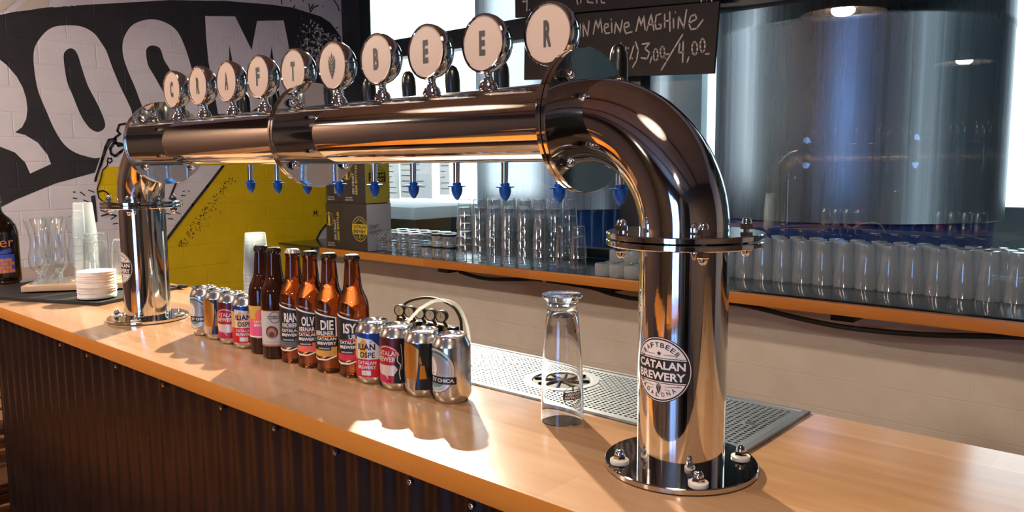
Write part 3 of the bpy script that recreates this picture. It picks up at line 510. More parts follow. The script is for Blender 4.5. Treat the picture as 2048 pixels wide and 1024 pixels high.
for k in range(8):
    a=k*PI/4+.2; mm.tube([(DC[0]+.012*math.cos(a),DC[1]+.012*math.sin(a),.0035),(DC[0]+.052*math.cos(a+.25),DC[1]+.052*math.sin(a+.25),.0035)],.0022,blk,6)
mm.lathe([(.0,.006),(.010,.005),(.013,.0015)],blk,20,T3(DC[0],DC[1],0)); mm.build('rinser_spokes',gr,ds)
# ================================================================ CANS
alu=pm('brushed_aluminium',(.72,.70,.68,1),1,.2); alut=pm('can_lid_aluminium',(.85,.86,.88,1),1,.22)
RC=.0331
def wrapz(d,seg0=None):
    mm=M(); d.build(mm,cyl(0,0,RC,0),step=.0045,off=.00006,base=.00008); return mm
def pmx(n,c,metal=.35,rough=.3): return pm(n,c,metal,rough)
Z0,Z1=.0145,.0955
def art_chica():
    d=D(); cx,cz=-.006,.057; wh=pmx('can_print_grey_white','#c9c8c4'); te=pmx('can_print_teal','#5f8f90'); bk=pmx('can_print_black','#111214',0); gy=pmx('can_print_hair_grey','#a8a4a0'); fc=pmx('can_print_face','#d9cfc6',.1)
    d.disc(cx,cz,.0385,bk,0); d.disc(cx,cz,.0375,wh,1); d.disc(cx,cz,.034,te,2,hole=.86,a0=.65,a1=2.3); d.disc(cx,cz,.0325,bk,2,hole=.985)
    d.disc(cx,cz,.029,gy,2)
    for k in range(9): d.disc(cx-.002,cz+.002,.012+.0018*k,bk,3,hole=.985-.0,a0=-.3,a1=1.9,n=24)
    d.disc(cx-.007,cz+.004,.0125,fc,4,rz=.018); d.disc(cx-.0065,cz-.0055,.0022,bk,5,rz=.0012,n=12)
    d.stroke([(cx-.011,cz+.010),(cx-.004,cz+.0085)],.0006,bk,5); d.stroke([(cx-.003,cz+.008),(cx-.0015,cz+.002),(cx-.003,cz+.0005)],.0004,bk,5)
    d.stroke([(cx-.006,cz+.022),(cx+.003,cz+.014),(cx+.0055,cz+.004),(cx+.003,cz-.01)],.0006,bk,5)
    d.disc(cx,cz-.005,.0235,te,4,a0=PI*1.12,a1=PI*1.88,n=20)
    d.rect(cx-.04,cx+.0405,cz-.0215,cz-.009,bk,6); d.text('ZY CHICA',cx+.0135,cz-.0152,.0066,wh,7,w=.046,bold=.05)
    d.arc('CRAFT BREWERY',cx,cz,.0312,2.3,.75,.0028,bk,5)
    return d
def art_gold():
    d=D(); bk=pmx('can_print_black','#111214',0); go=pmx('can_print_gold','#d08a3a',.7,.25)
    th=.0331
    d.poly([(-.052,Z0),(.058,Z0),(.058,Z1),(-.052,Z1)],bk,0)
    n=12; pts=[(-.03,Z0),(.0,Z0)]+[(.001+.0075*math.sin(t*PI/2/n),Z0+.004+(Z1-Z0-.014)*t/n) for t in range(n+1)]+[(.0,Z1-.003),(-.008,Z1),(-.03,Z1)]
    d.poly(pts,go,1); d.rect(-.03,.0005,Z0,Z0+.018,alu,2)
    d.poly([(.009,.034),(.022,.034),(.018,.058),(.0105,.058)],go,1); d.poly([(.009,.060),(.0145,.060),(.0115,.073),(.010,.073)],go,1)
    return d
def art_red():
    d=D(); rd=pmx('can_print_red','#b3242c',.4); mr=pmx('can_print_maroon','#5a1c20',.3); wh=pmx('can_print_pale','#d8c2b4',.3); bk=pmx('can_print_black','#111214',0); pk_=pmx('can_print_pink','#c02a58',.3)
    d.rect(-.075,.07,Z0,Z1,mr,0); d.disc(-.004,.052,.031,rd,1); d.disc(-.004,.052,.0295,wh,2,hole=.94); 
    d.disc(-.004,.047,.026,wh,2,a0=PI,a1=2*PI,n=20)
    d.rect(-.034,.024,.052,.074,rd,3); d.text('CATALAN',-.004,.0685,.009,wh,4,w=.052,bold=.03); d.text('BREWERY',-.004,.0575,.009,wh,4,w=.052,bold=.03)
    d.poly([(-.03,Z0),(.004,Z0),(-.006,.028),(-.03,.030)],pk_,4); d.poly([(.004,Z0),(.016,Z0),(.012,.028),(-.002,.028)],rd,4)
    d.poly([(.010,Z0),(.030,Z0),(.031,Z1),(.020,Z1),(.016,.078),(.021,.066),(.013,.060),(.012,.048),(.018,.040),(.011,.030)],bk,5)
    d.stroke([(.019,.07),(.017,.055),(.023,.048),(.020,.034),(.022,.022)],.0016,wh,6); d.stroke([(.024,.085),(.026,.06),(.025,.04)],.0008,wh,6)
    return d
def art_blue():
    d=D(); bl=pmx('can_print_blue','#1f3f86',.4); wh=pmx('can_print_white','#d5cfca',.2); rd=pmx('can_print_bright_red','#c8262c',.3); bk=pmx('can_print_black','#111214',0); yl=pmx('can_print_sand','#d9a45a',.3)
    d.rect(-.09,.09,.048,Z1,bl,0); d.rect(-.09,.09,Z0,.048,rd,0)
    d.poly([(-.02,.048),(.03,.048),(.03,.068),(.012,.085),(-.02,.089)],wh,1); d.poly([(-.05,.048),(-.018,.048),(-.018,.083),(-.05,.088)],yl,1)
    d.poly([(-.012,.050),(.004,.050),(.004,.078),(-.004,.086),(-.012,.078)],yl,2)
    d.text('ILIAN',.001,.071,.0115,bk,3,w=.036,bold=.03); d.stroke([(.010,.0795),(.013,.082)],.001,bk,3); d.text('OSPE',.003,.056,.0105,bk,3,w=.030,bold=.02)
    d.text('CATALAN',.001,.0415,.0065,wh,3,w=.038,bold=.03); d.text('BREWERY',.001,.033,.0065,wh,3,w=.038,bold=.03)
    d.rect(-.009,.010,.018,.027,wh,1)
    return d
def make_can(art,x,y,label,group,rz=0.):
    t=thing('beer_can',(x,y,0),label,'beer can',group,rz)
    M().lathe([(0,.005),(.019,.0045),(.0225,.0004),(.025,.0),(.0268,.0012),(.0300,.0075),(.0326,.0125),(RC,.0145),(RC,.0955),(.0324,.098),(.0290,.1055),(.0268,.1100),(.0263,.1118)],alu,64,None).build('can_body',t)
    M().lathe([(.0263,.1118),(.0273,.1125),(.0275,.1145),(.0266,.1152),(.0258,.1142),(.0250,.1085),(.0242,.1080),(.0236,.1092),(.012,.1094),(0,.1094)],alut,56).build('can_lid',t)
    mm=M(); mm.lathe([(.0045,.1098),(.0075,.1098),(.0078,.1108),(.0042,.1108),(.0045,.1098)],alut,20,T3(.006,.002,0)); mm.b2(-.012,.002,-.005,.007,.1096,.1106,alut,.0004); mm.build('pull_tab',t)
    o=wrapz(art()).build('printed_label',t,recalc=False); return t
G1,G2='beer cans at the right end of the row','beer cans at the left end of the row'
make_can(art_chica,-.447,.012,'silver beer can with round woman badge, nearest can at the right end of the row',G1,.0)
make_can(art_gold,-.5135,.007,'black and gold beer can second from the right end of the row',G1,.35)
make_can(art_red,-.5800,.006,'red and black beer can third from the right end of the row',G1,.3)
make_can(art_blue,-.6465,.003,'blue and red beer can touching the red-labelled amber bottle at the right',G1,.42)
make_can(art_blue,-1.090,.0,'blue and red beer can beside the pink-labelled dark bottle',G2,.75)
make_can(art_red,-1.157,.002,'red and black beer can in the left group of four',G2,.62)
make_can(art_gold,-1.224,.004,'black and gold beer can second from the left end of the row',G2,.52)
make_can(art_chica,-1.292,.005,'silver beer can with round woman badge at the far left end of the row',G2,.38)
# ================================================================ BOTTLES
amber=pm('amber_glass',(.20,.045,.010,1),0,.03,Transmission_Weight=.92,IOR=1.42)
darkg=pm('dark_brown_glass',(.045,.012,.006,1),0,.05,Transmission_Weight=.4,IOR=1.45)
BR=.0300
BP=[(0,.004),(.022,.003),(.0265,.0),(.0290,.0025),(BR,.008),(BR,.128),(.0293,.137),(.0268,.1475),(.0225,.1575),(.0188,.166),(.0170,.175),(.0158,.190),(.0143,.208),(.0136,.2165),(.0136,.218),(.0149,.2195),(.0149,.2235),(.0138,.2255),(.0134,.2275),(.0,.2275)]
def crown(m):
    mm=M(); n=42; mm.lathe([(0,.2325),(.0118,.2322),(.0138,.2305)],m,n)
    vs=[(.0138*math.cos(2*PI*i/n),.0138*math.sin(2*PI*i/n),.2305) for i in range(n)]+[((.0163 if i%2 else .0149)*math.cos(2*PI*i/n),(.0163 if i%2 else .0149)*math.sin(2*PI*i/n),.2245) for i in range(n)]
    mm.add(vs,[(i,(i+1)%n,n+(i+1)%n,n+i) for i in range(n)],m); return mm
crown_blk=pm('black_crown_cap','#1b1512',.6,.35); crown_sil=pm('silver_crown_cap','#c9c9cc',.9,.3)
def make_bottle(x,y,glass,capm,dec,label,rz):
    t=thing('beer_bottle',(x,y,0),label,'beer bottle','beer bottles in the middle of the row',rz)
    M().lathe(BP,glass,56).build('bottle_glass',t)
    crown(capm).build('crown_cap',t)
    mm=M(); dec.build(mm,cyl(0,0,BR,0),step=.0045,off=.00007,base=.00012); mm.build('bottle_label',t,recalc=False); return t
bw=pm('label_white','#e4dccf',0,.5); bkk=pm('label_black','#1a1412',0,.45)
def dec_amber(l1,l2,colr,name,h1=.019,w1=.03,w2=.034):
    d=D(); c=pm(name,colr,0,.45)
    x0,x1=-.036,.022
    d.poly([(x0,.074),(x1,.074),(x1,.112),(x0,.125)],bkk,0)
    d.poly([(x0,.1235),(x1,.1105),(x1,.066),(x1-.0026,.066),(x1-.0026,.1085),(x0,.120)],bw,1)
    d.text('CRAFT BEER',-.006,.1235,.0025,bw,1,w=.024,rot=-.2,bold=0)
    d.text(l1,x1-.006-w1/2,.0955,h1,bw,2,w=w1,bold=.03); d.text(l2,x1-.006-w2/2,.0795,.0085,bw,2,w=w2,bold=.02)
    d.rect(x0,x1+.003,.053,.073,bkk,2); d.rect(x0,x1+.002,.0725,.0735,c,3)
    d.text('CATALAN',x1-.022,.0685,.0060,bw,3,w=.041,bold=.03); d.text('BREWERY',x1-.022,.0595,.0060,bw,3,w=.041,bold=.03)
    d.rect(x0,x1-.001,.034,.054,c,0); d.rect(x0,x1-.012,.046,.053,bkk,3); d.text('BADALONA',x1-.026,.0495,.003,bw,4,w=.024)
    d.poly([(x0,.032),(-.02,.029),(0,.029),(x1-.002,.036),(x1-.002,.033),(0,.026),(-.02,.026),(x0,.029)],bw,1)
    return d
def dec_pink():
    d=D(); a=pm('label_coral','#e0604a',0,.5); b=pm('label_pink','#d8507c',0,.5); c=pm('label_mustard','#c9a040',0,.5)
    d.rect(-.05,.05,.038,.105,a,0); d.rect(-.05,.05,.094,.105,c,1)
    for k,(x,z,r_,m) in enumerate(((-.01,.088,.012,c),(.008,.084,.014,a),(.0,.05,.015,b),(.018,.055,.012,b),(-.02,.058,.013,b),(.02,.095,.008,a))): d.disc(x,z,r_,m,2+k%3,n=24)
    d.text('CATALAN',.006,.071,.0055,bw,6,w=.032); d.text('BREWERY',.006,.0635,.0055,bw,6,w=.032); d.rect(-.05,.05,.037,.040,bw,6); return d
def dec_cream():
    d=D(); a=pm('label_cream_grey','#b9b2aa',0,.5); b=pm('label_brown','#4a3226',0,.5); c=pm('label_orange_strip','#b66a48',0,.5)
    d.rect(-.05,.05,.028,.103,a,0); d.rect(-.05,.05,.028,.032,c,1); d.rect(-.05,.05,.1015,.103,c,1); d.rect(-.05,.05,.036,.0365,b,1)
    d.disc(.010,.089,.0125,b,1,hole=.93); d.disc(.010,.089,.011,b,1,hole=.93); d.rect(-.005,.025,.0855,.0925,b,2); d.text('BREWERY',.010,.089,.0045,a,3,w=.026)
    d.disc(.002,.058,.0135,b,1,n=16); d.disc(.002,.056,.0095,c,2,rz=.011); d.disc(.002,.053,.006,b,3); return d
make_bottle(-1.0155,-.003,darkg,crown_blk,dec_pink(),'dark beer bottle with a pink and coral label, leftmost bottle',.62)
make_bottle(-.9545,-.010,darkg,crown_blk,dec_cream(),'dark beer bottle with a cream label and small round crest',.6)
make_bottle(-.8935,-.004,amber,crown_sil,dec_amber('RIAN','RNDBIER','#565a54','label_grey_band',w1=.028),'amber beer bottle with a silver crown cap and grey-banded label',.62)
make_bottle(-.8325,-.004,amber,crown_blk,dec_amber('OLV','BERNAR','#e0604a','label_coral_band',w1=.027),'amber beer bottle with a coral-banded black label',.6)
make_bottle(-.7715,-.002,amber,crown_blk,dec_amber('DIE','BERLINER','#c8913a','label_ochre_band',w1=.026,w2=.04),'amber beer bottle with an ochre-banded black label',.58)
make_bottle(-.7105,.007,amber,crown_blk,dec_amber('ISY','UB','#c2283a','label_red_band',w1=.026,w2=.015),'amber beer bottle with a red-banded label, rightmost bottle',.55)
# ================================================================ HERO GLASS (upside down)
hg=thing('pint_glass',(-.236,.048,0),'single tall clear glass standing upside down on the counter in front of the tray','glass')
op=[(.0330,.0),(.0334,.0012),(.0330,.04),(.0312,.09),(.0270,.145),(.0243,.172),(.0226,.176),(.0222,.181),(.0232,.187),(.0262,.192),(.0310,.196),(.0318,.1985),(.0310,.2005),(.0,.2005)]
ip=[(.0,.174),(.012,.1725),(.0205,.166),(.0245,.150),(.0294,.09),(.0314,.04),(.0318,.001),(.0330,.0)]
M().lathe(op+ip,glass_m,72).build('glass_bowl',hg,recalc=False)
dd=D(); 
dd.disc(0,0,.0165,ink,0,hole=.95); dd.rect(-.0155,.0155,-.0055,.0065,ink,0)
dd.text('CATALAN',0,-.0022,.0042,sticker_m,1,w=.027,bold=.03,rot=PI); dd.text('BREWERY',0,.0032,.0042,sticker_m,1,w=.027,bold=.03,rot=PI)
hop(dd,0,.011,.008,ink,1); dd.arc('BADALONA',0,0,.0125,PI*.85,PI*.15,.002,ink,1)
dd.arc('CRAFTBEER',0,0,.0125,PI*1.15,PI*1.85,.002,ink,1,flip=True)
mm=M()
def gl_(s,z,o):
    zz=.047+z; rr=.0329-.00004*0-(zz-.04)*.036+.0004+o; a=s/.033+math.radians(68); return (rr*math.sin(a),-rr*math.cos(a),zz)
dd.build(mm,gl_,step=.004); mm.build('printed_badge',hg,recalc=False)
# ================================================================ LEFT GROUP: mat, board, coasters, growler, glasses
mat=thing('bar_mat',(-1.899,-.008,0),'black rubber bar mat under the wooden board and coasters','bar mat',rz=math.radians(23.6))
M().b2(-.62,0,0,.34,.0,.006,blkr,.002).build('mat_sheet',mat)
mm=M(); mm.b2(-.62,0,0,.008,.004,.010,blkr,.002); mm.b2(-.008,0,0,.34,.004,.010,blkr,.002); mm.b2(-.62,0,.332,.34,.004,.010,blkr,.002); mm.build('mat_rim',mat)
mm=M(); mm.b2(-.005,.025,.325,.34,.004,.014,blkr,.003); mm.build('mat_tab',mat)
bd=M(); AB=math.radians(55); bd.b2(0,.36,-.0,.22,.0,.018,board_m,.002)
bo=bd.build('wooden_board'); tag(bo,'pale wooden serving board lying on the black bar mat','board'); bo.location=(-2.300,-.092,.0105); bo.rotation_euler=(0,0,AB)
def onboard(a,b): return (-2.300+a*math.cos(AB)-b*math.sin(AB),-.092+a*math.sin(AB)+b*math.cos(AB),.029)
paper=varied('coaster_card','#e2dad4','#d6cdc6',30,0,.8); 
for k in range(24):
    ox,oy=random.uniform(-.0018,.0018),random.uniform(-.0018,.0018)
    mm=M(); mm.lathe([(0,0),(.0535,0),(.054,.0006),(.054,.0026),(.0535,.0032),(0,.0032)],paper,40)
    if k==23:
        d2=D(); grey=pm('coaster_print_grey','#8e8580',0,.7); d2.disc(0,0,.043,grey,0,hole=.97); d2.text('CRAFT BEER',0,0,.008,grey,0,w=.06); d2.build(mm,lambda s,z,o:(s,z,.0032+o))
    o=mm.build('coaster',recalc=False); o.location=(-2.013+ox,.030+oy,.0105+.00335*k)
    tag(o,'round white card coaster with grey print, topmost of the stack' if k==23 else ('round white card coaster inside the stack beside the left tower post' if k else 'round white card coaster at the bottom of the stack, on the mat'),'coaster','card coasters in the stack')
# growler
gw=thing('growler_bottle',(-2.665,-.045,0),'big dark brown growler bottle with orange print and ring handle, at the left edge','growler')
gb=pm('growler_brown_glass','#1c0b05',0,.06,Coat_Weight=.5)
M().lathe([(0,.004),(.055,.0),(.0625,.006),(.0645,.018),(.0635,.028),(.0635,.165),(.0625,.180),(.056,.205),(.042,.226),(.027,.240),(.0195,.252),(.0172,.27),(.0165,.295),(.0185,.297),(.0185,.304),(.016,.306),(0,.306)],gb,56).build('growler_body',gw)
mm=M(); mm.tube([(.016,0,.292),(.034,0,.296),(.046,0,.288),(.051,0,.270),(.050,0,.245),(.044,0,.222)],[.006]*6,gb,12,T3(rz=-.5)); mm.build('growler_handle',gw)
mm=M(); mm.lathe([(0,.306),(.013,.306),(.0145,.312),(.012,.322),(0,.324)],pm('white_porcelain','#cfcac4',0,.3),24); cap=mm.build('swing_stopper',gw)
mm=M(); mm.tube([(.021,0,.285),(.025,0,.305),(.019,0,.328),(0,0,.332),(-.019,0,.328),(-.025,0,.305),(-.021,0,.285)],.0014,steel,8); mm.tube([(.021*math.cos(k*PI/8),.021*math.sin(k*PI/8),.285) for k in range(17)],.0014,steel,6); mm.build('wire_bail',cap)
dd=D(); og=pm('growler_print_orange','#e08a5a',0,.5); bu=pm('growler_print_blue','#3b57c8',0,.5)
dd.text('beer',.036,.148,.034,og,0,w=.098,bold=-.005)
dd.rect(-.01,.085,.040,.105,bu,0)
for r_ in range(5):
    for c_ in range(4):
        x0=-.008+c_*.024-(r_%2)*.012; a=max(x0,-.009); b=min(x0+.022,.084)
        if b>a and not (r_==4 and c_>1): dd.rect(a,b,.0415+r_*.0128,.0527+r_*.0128,og,1)
dd.poly([(-.01,.112),(.02,.122),(.04,.118),(.056,.124),(.075,.112),(.06,.108),(.02,.106)],bu,0); dd.disc(.068,.118,.008,bu,0,n=16)
mm=M(); dd.build(mm,cyl(0,0,.0637,math.radians(42)),step=.006); mm.build('growler_print',gw,recalc=False)
# tulip and straight glasses on the board
def lathe_obj(prof,m,seg=28): return M().lathe(prof,m,seg)
def tulip(loc,label,rz=0,first=[None]):
    if first[0] is None:
        t=thing('tulip_beer_glass',loc,label,'beer glass','tall tulip glasses on the wooden board',rz); first[0]=t
        lathe_obj([(.012,.042),(.024,.05),(.0285,.068),(.028,.085),(.0215,.115),(.0195,.14),(.024,.172),(.0305,.198),(.033,.208)],tg,36).build('glass_bowl',t)
        lathe_obj([(0,.0),(.031,.0),(.031,.003),(.02,.008),(.008,.016),(.006,.026),(.008,.036),(.014,.043),(.006,.047),(0,.048)],tgr,32).build('glass_foot',t)
        return t
    return dup(first[0],loc,rz,label)
tl=[((.04,.05),'front left corner of the board'),((.035,.117),'left side of the board, behind the front left glass'),((.098,.064),'front edge of the board, second from its left corner'),((.125,.150),'middle of the board behind the front row'),((.05,.185),'back left corner of the board'),((.12,.225),'back of the board beside the cups')]
for (a,b),s_ in tl: tulip(onboard(a,b),'tulip beer glass, '+s_)
def cupstack(name,loc,prof,m,dz,n,labelf,cat,group,rim=None,seg=28,logo=False,flip=True):
    """n nested inverted cups, each its own object"""
    for k in range(n):
        key=(name,m.name)
        if key not in _proto:
            mm=M().lathe(prof[:-1],m,seg)
            m is tgf or mm.lathe([(prof[0][0]-.0010,prof[0][1]),(prof[0][0]+.0012,prof[0][1]+.0006),(prof[0][0]+.0010,prof[0][1]+.0026),(prof[0][0]-.0008,prof[0][1]+.0028)],tgr,seg); rr_,zz_=prof[-2]; mm.lathe([(rr_,zz_-.004),(rr_,zz_),(rr_*.8,prof[-1][1]),(0,prof[-1][1])],tgr if m is not tgf else tgf,seg)
            o=mm.build(name,ang=50); _proto[key]=o
        else:
            o=_proto[key].copy(); COL.objects.link(o)
        o.location=(loc[0],loc[1],loc[2]+dz*k); o.rotation_euler=(0,0,random.uniform(0,6)); tag(o,labelf(k,n),cat,group)
_proto={}
def ordw(k): return ['first','second','third','fourth','fifth','sixth','seventh','eighth','ninth','tenth','eleventh','twelfth','thirteenth','fourteenth','fifteenth','sixteenth','seventeenth','eighteenth','nineteenth'][k]
def lvl(k,n): return 'only' if n==1 else ('bottom one' if k==0 else ('topmost' if k==n-1 else ordw(k)+' from below'))
pcup=[(.0375,0),(.0385,.0015),(.0375,.003),(.0285,.112),(.0275,.115),(0,.115)]
cupstack('plastic_cup',(-2.257,.093,.029),pcup,tgf,.024,7,lambda k,n:'clear plastic cup nested upside down in the stack on the wooden board, '+lvl(k,n),'cup','plastic cups on the board')
pint=[(.040,0),(.0405,.001),(.040,.002),(.0335,.118),(.029,.135),(.0275,.138),(0,.138)]
cupstack('straight_pint_glass',(-2.160,.088,.029),pint,tg,.026,2,lambda k,n:'straight clear glass turned upside down beside the left tower post, '+lvl(k,n),'beer glass','straight glasses on the board')
cupstack('straight_pint_glass',(-2.175,.178,.029),pint,tg,.026,1,lambda k,n:'straight clear glass upside down at the far right corner of the board','beer glass','straight glasses on the board')
# tower of plastic cups behind the dark bottles
cupstack('plastic_cup',(-1.53,.285,0),pcup,tgf,.0098,11,lambda k,n:'clear plastic cup in the tall tower against yellow mural, '+lvl(k,n),'cup','plastic cups in the tall tower')
# printed discs on a few cups
# ================================================================ BACK SHELF
bs=thing('back_shelf',(-.9,1.6,-.05),'long window shelf with orange wooden front edge and black top','shelf'); bsh=(-.9,1.6,-.05)
M().b2(XL+.005,1.5,1.5,1.975,-.03,ZS,shelf_top).build('shelf_top',bs,bsh)
M().b2(-2.95,1.5,1.476,1.72,-.054,-.0302,edge_m).build('shelf_board',bs,bsh)
M().b2(-2.95,1.5,1.4745,1.4995,-.0545,ZS+.001,edge_m,.001).build('shelf_edge',bs,bsh)
for x in (-2.09,-1.205,-.32,.55): M().b2(x-.035,x+.035,1.54,1.728,-.085,-.0555,blk,.003).build('shelf_bracket',bs,bsh)
def cable(pts,label):
    o=M().tube([(x,1.6,z-.002) for x,z in pts],.0085,blkr,8).build('cable'); return tag(o,label,'cable','black cables under the back shelf')
def smooth(pts,n=6):
    out=[]
    for i in range(len(pts)-1):
        p0=pts[max(i-1,0)];p1=pts[i];p2=pts[i+1];p3=pts[min(i+2,len(pts)-1)]
        for k in range(n):
            t=k/n; out.append(tuple(.5*((2*p1[j])+(-p0[j]+p2[j])*t+(2*p0[j]-5*p1[j]+4*p2[j]-p3[j])*t*t+(-p0[j]+3*p1[j]-3*p2[j]+p3[j])*t**3) for j in range(len(p1))))
    return out+[pts[-1]]
cable(smooth([(-2.04,-.082),(-1.883,-.098),(-1.677,-.083),(-1.6,-.075),(-1.56,-.075)]),'short black cable sagging under the shelf left of the glass')
cable(smooth([(-1.53,-.075),(-1.311,-.082),(-1.204,-.098),(-1.08,-.104),(-.9,-.085),(-.68,-.079),(-.472,-.102),(-.314,-.112),(-.101,-.104),(.144,-.077),(.3,-.075)]),'long black cable sagging under the shelf toward the right edge')
# boxes
card_d=varied('dark_brown_carton','#2e2823','#37302a',20,0,.6); card_w=pm('white_carton','#c9ced2',0,.6); card_y=pm('yellow_carton','#c9bf4e',0,.6); ylw=pm('carton_yellow_ink','#cdb52c',0,.6); whi=pm('carton_white_ink','#cfcbc2',0,.6)
def carton(x,wd,y,dp,z,h,side,txt,label):
    t=thing('beer_carton',(x+wd/2,y+dp/2,z),label,'carton','beer cartons on the back shelf'); s3=(x+wd/2,y+dp/2,z)
    mm=M(); mm.b2(x,x+wd,y,y+dp,z,z+h,card_d,.002); k=mm.mi(side)
    for f in mm.bm.faces:
        if f.calc_center_median().x>x+wd-.0021 and f.calc_area()>.004: f.material_index=k
    mm.b2(x+.01,x+wd-.01,y+dp*.46,y+dp*.54,z+h,z+h+.0006,card_w)
    mm.build('carton_body',t,s3)
    d=D()
    if txt=='wide':
        cx=x+wd-.055; round_logo(d,cx,z+h*.5,.058,ylw,card_d,0,True) if False else None
        d.disc(cx,z+h*.47,.062,ylw,0,hole=.95); 
        d.rect(cx-.057,cx+.057,z+h*.47-.026,z+h*.47+.024,ylw,0)
        d.text('CATALAN',cx,z+h*.47+.011,.0175,card_d,1,w=.098,bold=.03); d.text('BREWERY',cx,z+h*.47-.0125,.0175,card_d,1,w=.098,bold=.03)
        d.arc('CRAFTBEER',cx,z+h*.47,.046,2.6,.55,.009,ylw,1); d.arc('BADALONA',cx,z+h*.47,.046,3.75,5.6,.008,ylw,1,flip=True); hop(d,cx,z+h*.47-.036,.022,ylw,1)
    if txt=='wide': mm=M(); d.build(mm,lambda s,zz,o:(s,y-o,zz),off=.0004,base=.0004); mm.build('carton_crest_print',t,s3,recalc=False); d=D()
    bx=x+.028
    d.disc(bx,z+h*.64,.034,ylw,0,hole=.93)
    d.poly([(bx-.008,z+h*.5),(bx+.008,z+h*.5),(bx+.008,z+h*.68),(bx+.003,z+h*.74),(bx+.003,z+h*.80),(bx-.003,z+h*.80),(bx-.003,z+h*.74),(bx-.008,z+h*.68)],ylw,1)
    mm=M(); d.build(mm,lambda s,zz,o:(s,y-o,zz),off=.0004,base=.0004); mm.build('carton_logo_print',t,s3,recalc=False); d=D()
    d.text('SIX CRAFT',x+.078,z+h*.42,.017,whi,1,w=.105,rot=PI/2,bold=.02); d.text('BEER BOTTLES',x+.103,z+h*.5,.017,ylw,1,w=.145,rot=PI/2,bold=.02)
    d.text('BY CATALAN',x+.04,z+.028,.007,whi,1,w=.055); d.text('BREWERY.CAT',x+.043,z+.016,.007,whi,1,w=.062)
    mm=M(); d.build(mm,lambda s,zz,o:(s,y-o,zz),off=.0004,base=.0004)
    mm.build('carton_front_print',t,s3,recalc=False); mm=M()
    d=D(); cy2=y+dp*.5
    if side is card_w: d.text('CRAFT',y+.045,z+h*.52,.02,ink,1,w=.06,bold=0); d.text('HONEST',y+.055,z+h*.40,.02,ink,1,w=.075,bold=0)
    else:
        d.disc(cy2,z+h*.55,.055,ink,0,hole=.95); d.rect(cy2-.05,cy2+.05,z+h*.55-.024,z+h*.55+.022,ink,0); d.text('CATALAN',cy2,z+h*.55+.01,.016,card_y,1,w=.088,bold=.03); d.text('BREWERY',cy2,z+h*.55-.012,.016,card_y,1,w=.088,bold=.03)
        hop(d,cy2,z+h*.55-.04,.02,ink,1); d.arc('CRAFTBEER',cy2,z+h*.55,.04,2.6,.55,.008,ink,1)
    d.build(mm,lambda s,zz,o:(x+wd+o,s,zz),off=.0004,base=.0004); mm.build('carton_side_print',t,s3,recalc=False); return t
carton(-2.925,.335,1.505,.155,ZS,.235,card_w,'wide','wide dark brown beer carton with white end, bottom of the stack on the shelf')
carton(-2.925,.155,1.512,.15,ZS+.236,.235,card_y,'n','dark brown beer carton upper left on the stack, behind the tower flange')
carton(-2.765,.170,1.505,.155,ZS+.236,.235,card_y,'n','dark brown beer carton with yellow end, upper right on the stack')
# glassware on the shelf
tumb=[(.037,0),(.038,.001),(.0385,.03),(.036,.044),(.033,.049),(.0,.050)]
for r_ in range(3):
    for c_ in range((4,4,5)[r_]):
        n=2
        x=-2.527+.078*c_-.03*r_; y=1.56+.085*r_
        for k in range(n):
            cupstack('squat_tumbler',(x,y,ZS+.052*k),tumb,tg,0,1,lambda a,b,k=k,c_=c_,r_=r_:'squat tumbler beside cartons, %s layer, %s from left, %s row'%(('lower','upper')[k],ordw(c_),('front','middle','back')[r_]),'tumbler','squat tumblers beside the cartons')
jar_lid=pm('dark_jar_lid','#141a20',.3,.4)
def jar(loc,label,first=[None]):
    if first[0] is None:
        t=thing('jar',loc,label,'jar','dark lidded jars on the shelf'); first[0]=t
        M().lathe([(0,.002),(.029,0),(.032,.004),(.032,.044),(.030,.048)],tgr,28).build('jar_glass',t)
        M().lathe([(.030,.046),(.0335,.047),(.0335,.0545),(.032,.056),(0,.056)],jar_lid,28).build('jar_lid',t); return t
    return dup(first[0],loc,0,label)
for c_ in range(3):
    for r_ in range(2):
        for k in range(2):
            if k==1 and c_==0: continue
            jar((-2.19+.070*c_-.006*r_,1.545+.072*r_,ZS+.0565*k),'dark-lidded jar, %s, %s column from left, %s row'%(('lower layer','stacked on top')[k],ordw(c_),('front','back')[r_]))
# nested beer glasses, eight columns
bx=[(-1.965,1.560,5),(-1.888,1.575,5),(-1.811,1.585,5),(-1.734,1.597,5),(-1.657,1.610,5),(-1.580,1.622,4)]
bg=[(.0365,0),(.0372,.0012),(.0365,.0025),(.0280,.122),(.0265,.128),(.0250,.130),(.0,.130)]
for i,(x,y,n) in enumerate(bx):
    for r_ in range(3):
        nn=n if r_==0 else 5
        cupstack('conical_beer_glass',(x+.012*r_,y+.082*r_,ZS),bg,tg,.0355,nn,lambda k,n,i=i,r_=r_:'conical glass, %s tall stack from the left, %s row, %s'%(ordw(i),('front','middle','back')[r_],lvl(k,n)),'beer glass','nested conical glasses in tall stacks')
for i,(x,y) in enumerate(((-1.500,1.665),(-1.421,1.668))):
    cupstack('conical_beer_glass',(x,y,ZS),bg,tg,.040,2,lambda k,n,i=i:'conical glass in the %s low stack of two, %s'%(('left','right')[i],lvl(k,n)),'beer glass','nested conical glasses in low stacks')
# stepped squat glasses behind the right post
sq=[(.031,0),(.0315,.001),(.0315,.04),(.030,.046),(.0,.047)]
for k in range(2):
    for r_ in range(3-k):
        for c_ in range(6-k):
            cupstack('shot_tumbler',(-1.215+.066*c_+.02*k,1.552+.068*(r_+k),ZS+.0475*k),sq,tgq,0,1,lambda a,b,k=k,c_=c_,r_=r_:'small frosted tumbler by right tower post, %s layer, %s from left, %s row'%(('lower','upper')[k],ordw(c_),ordw(r_)),'tumbler','small tumblers behind the right tower post')
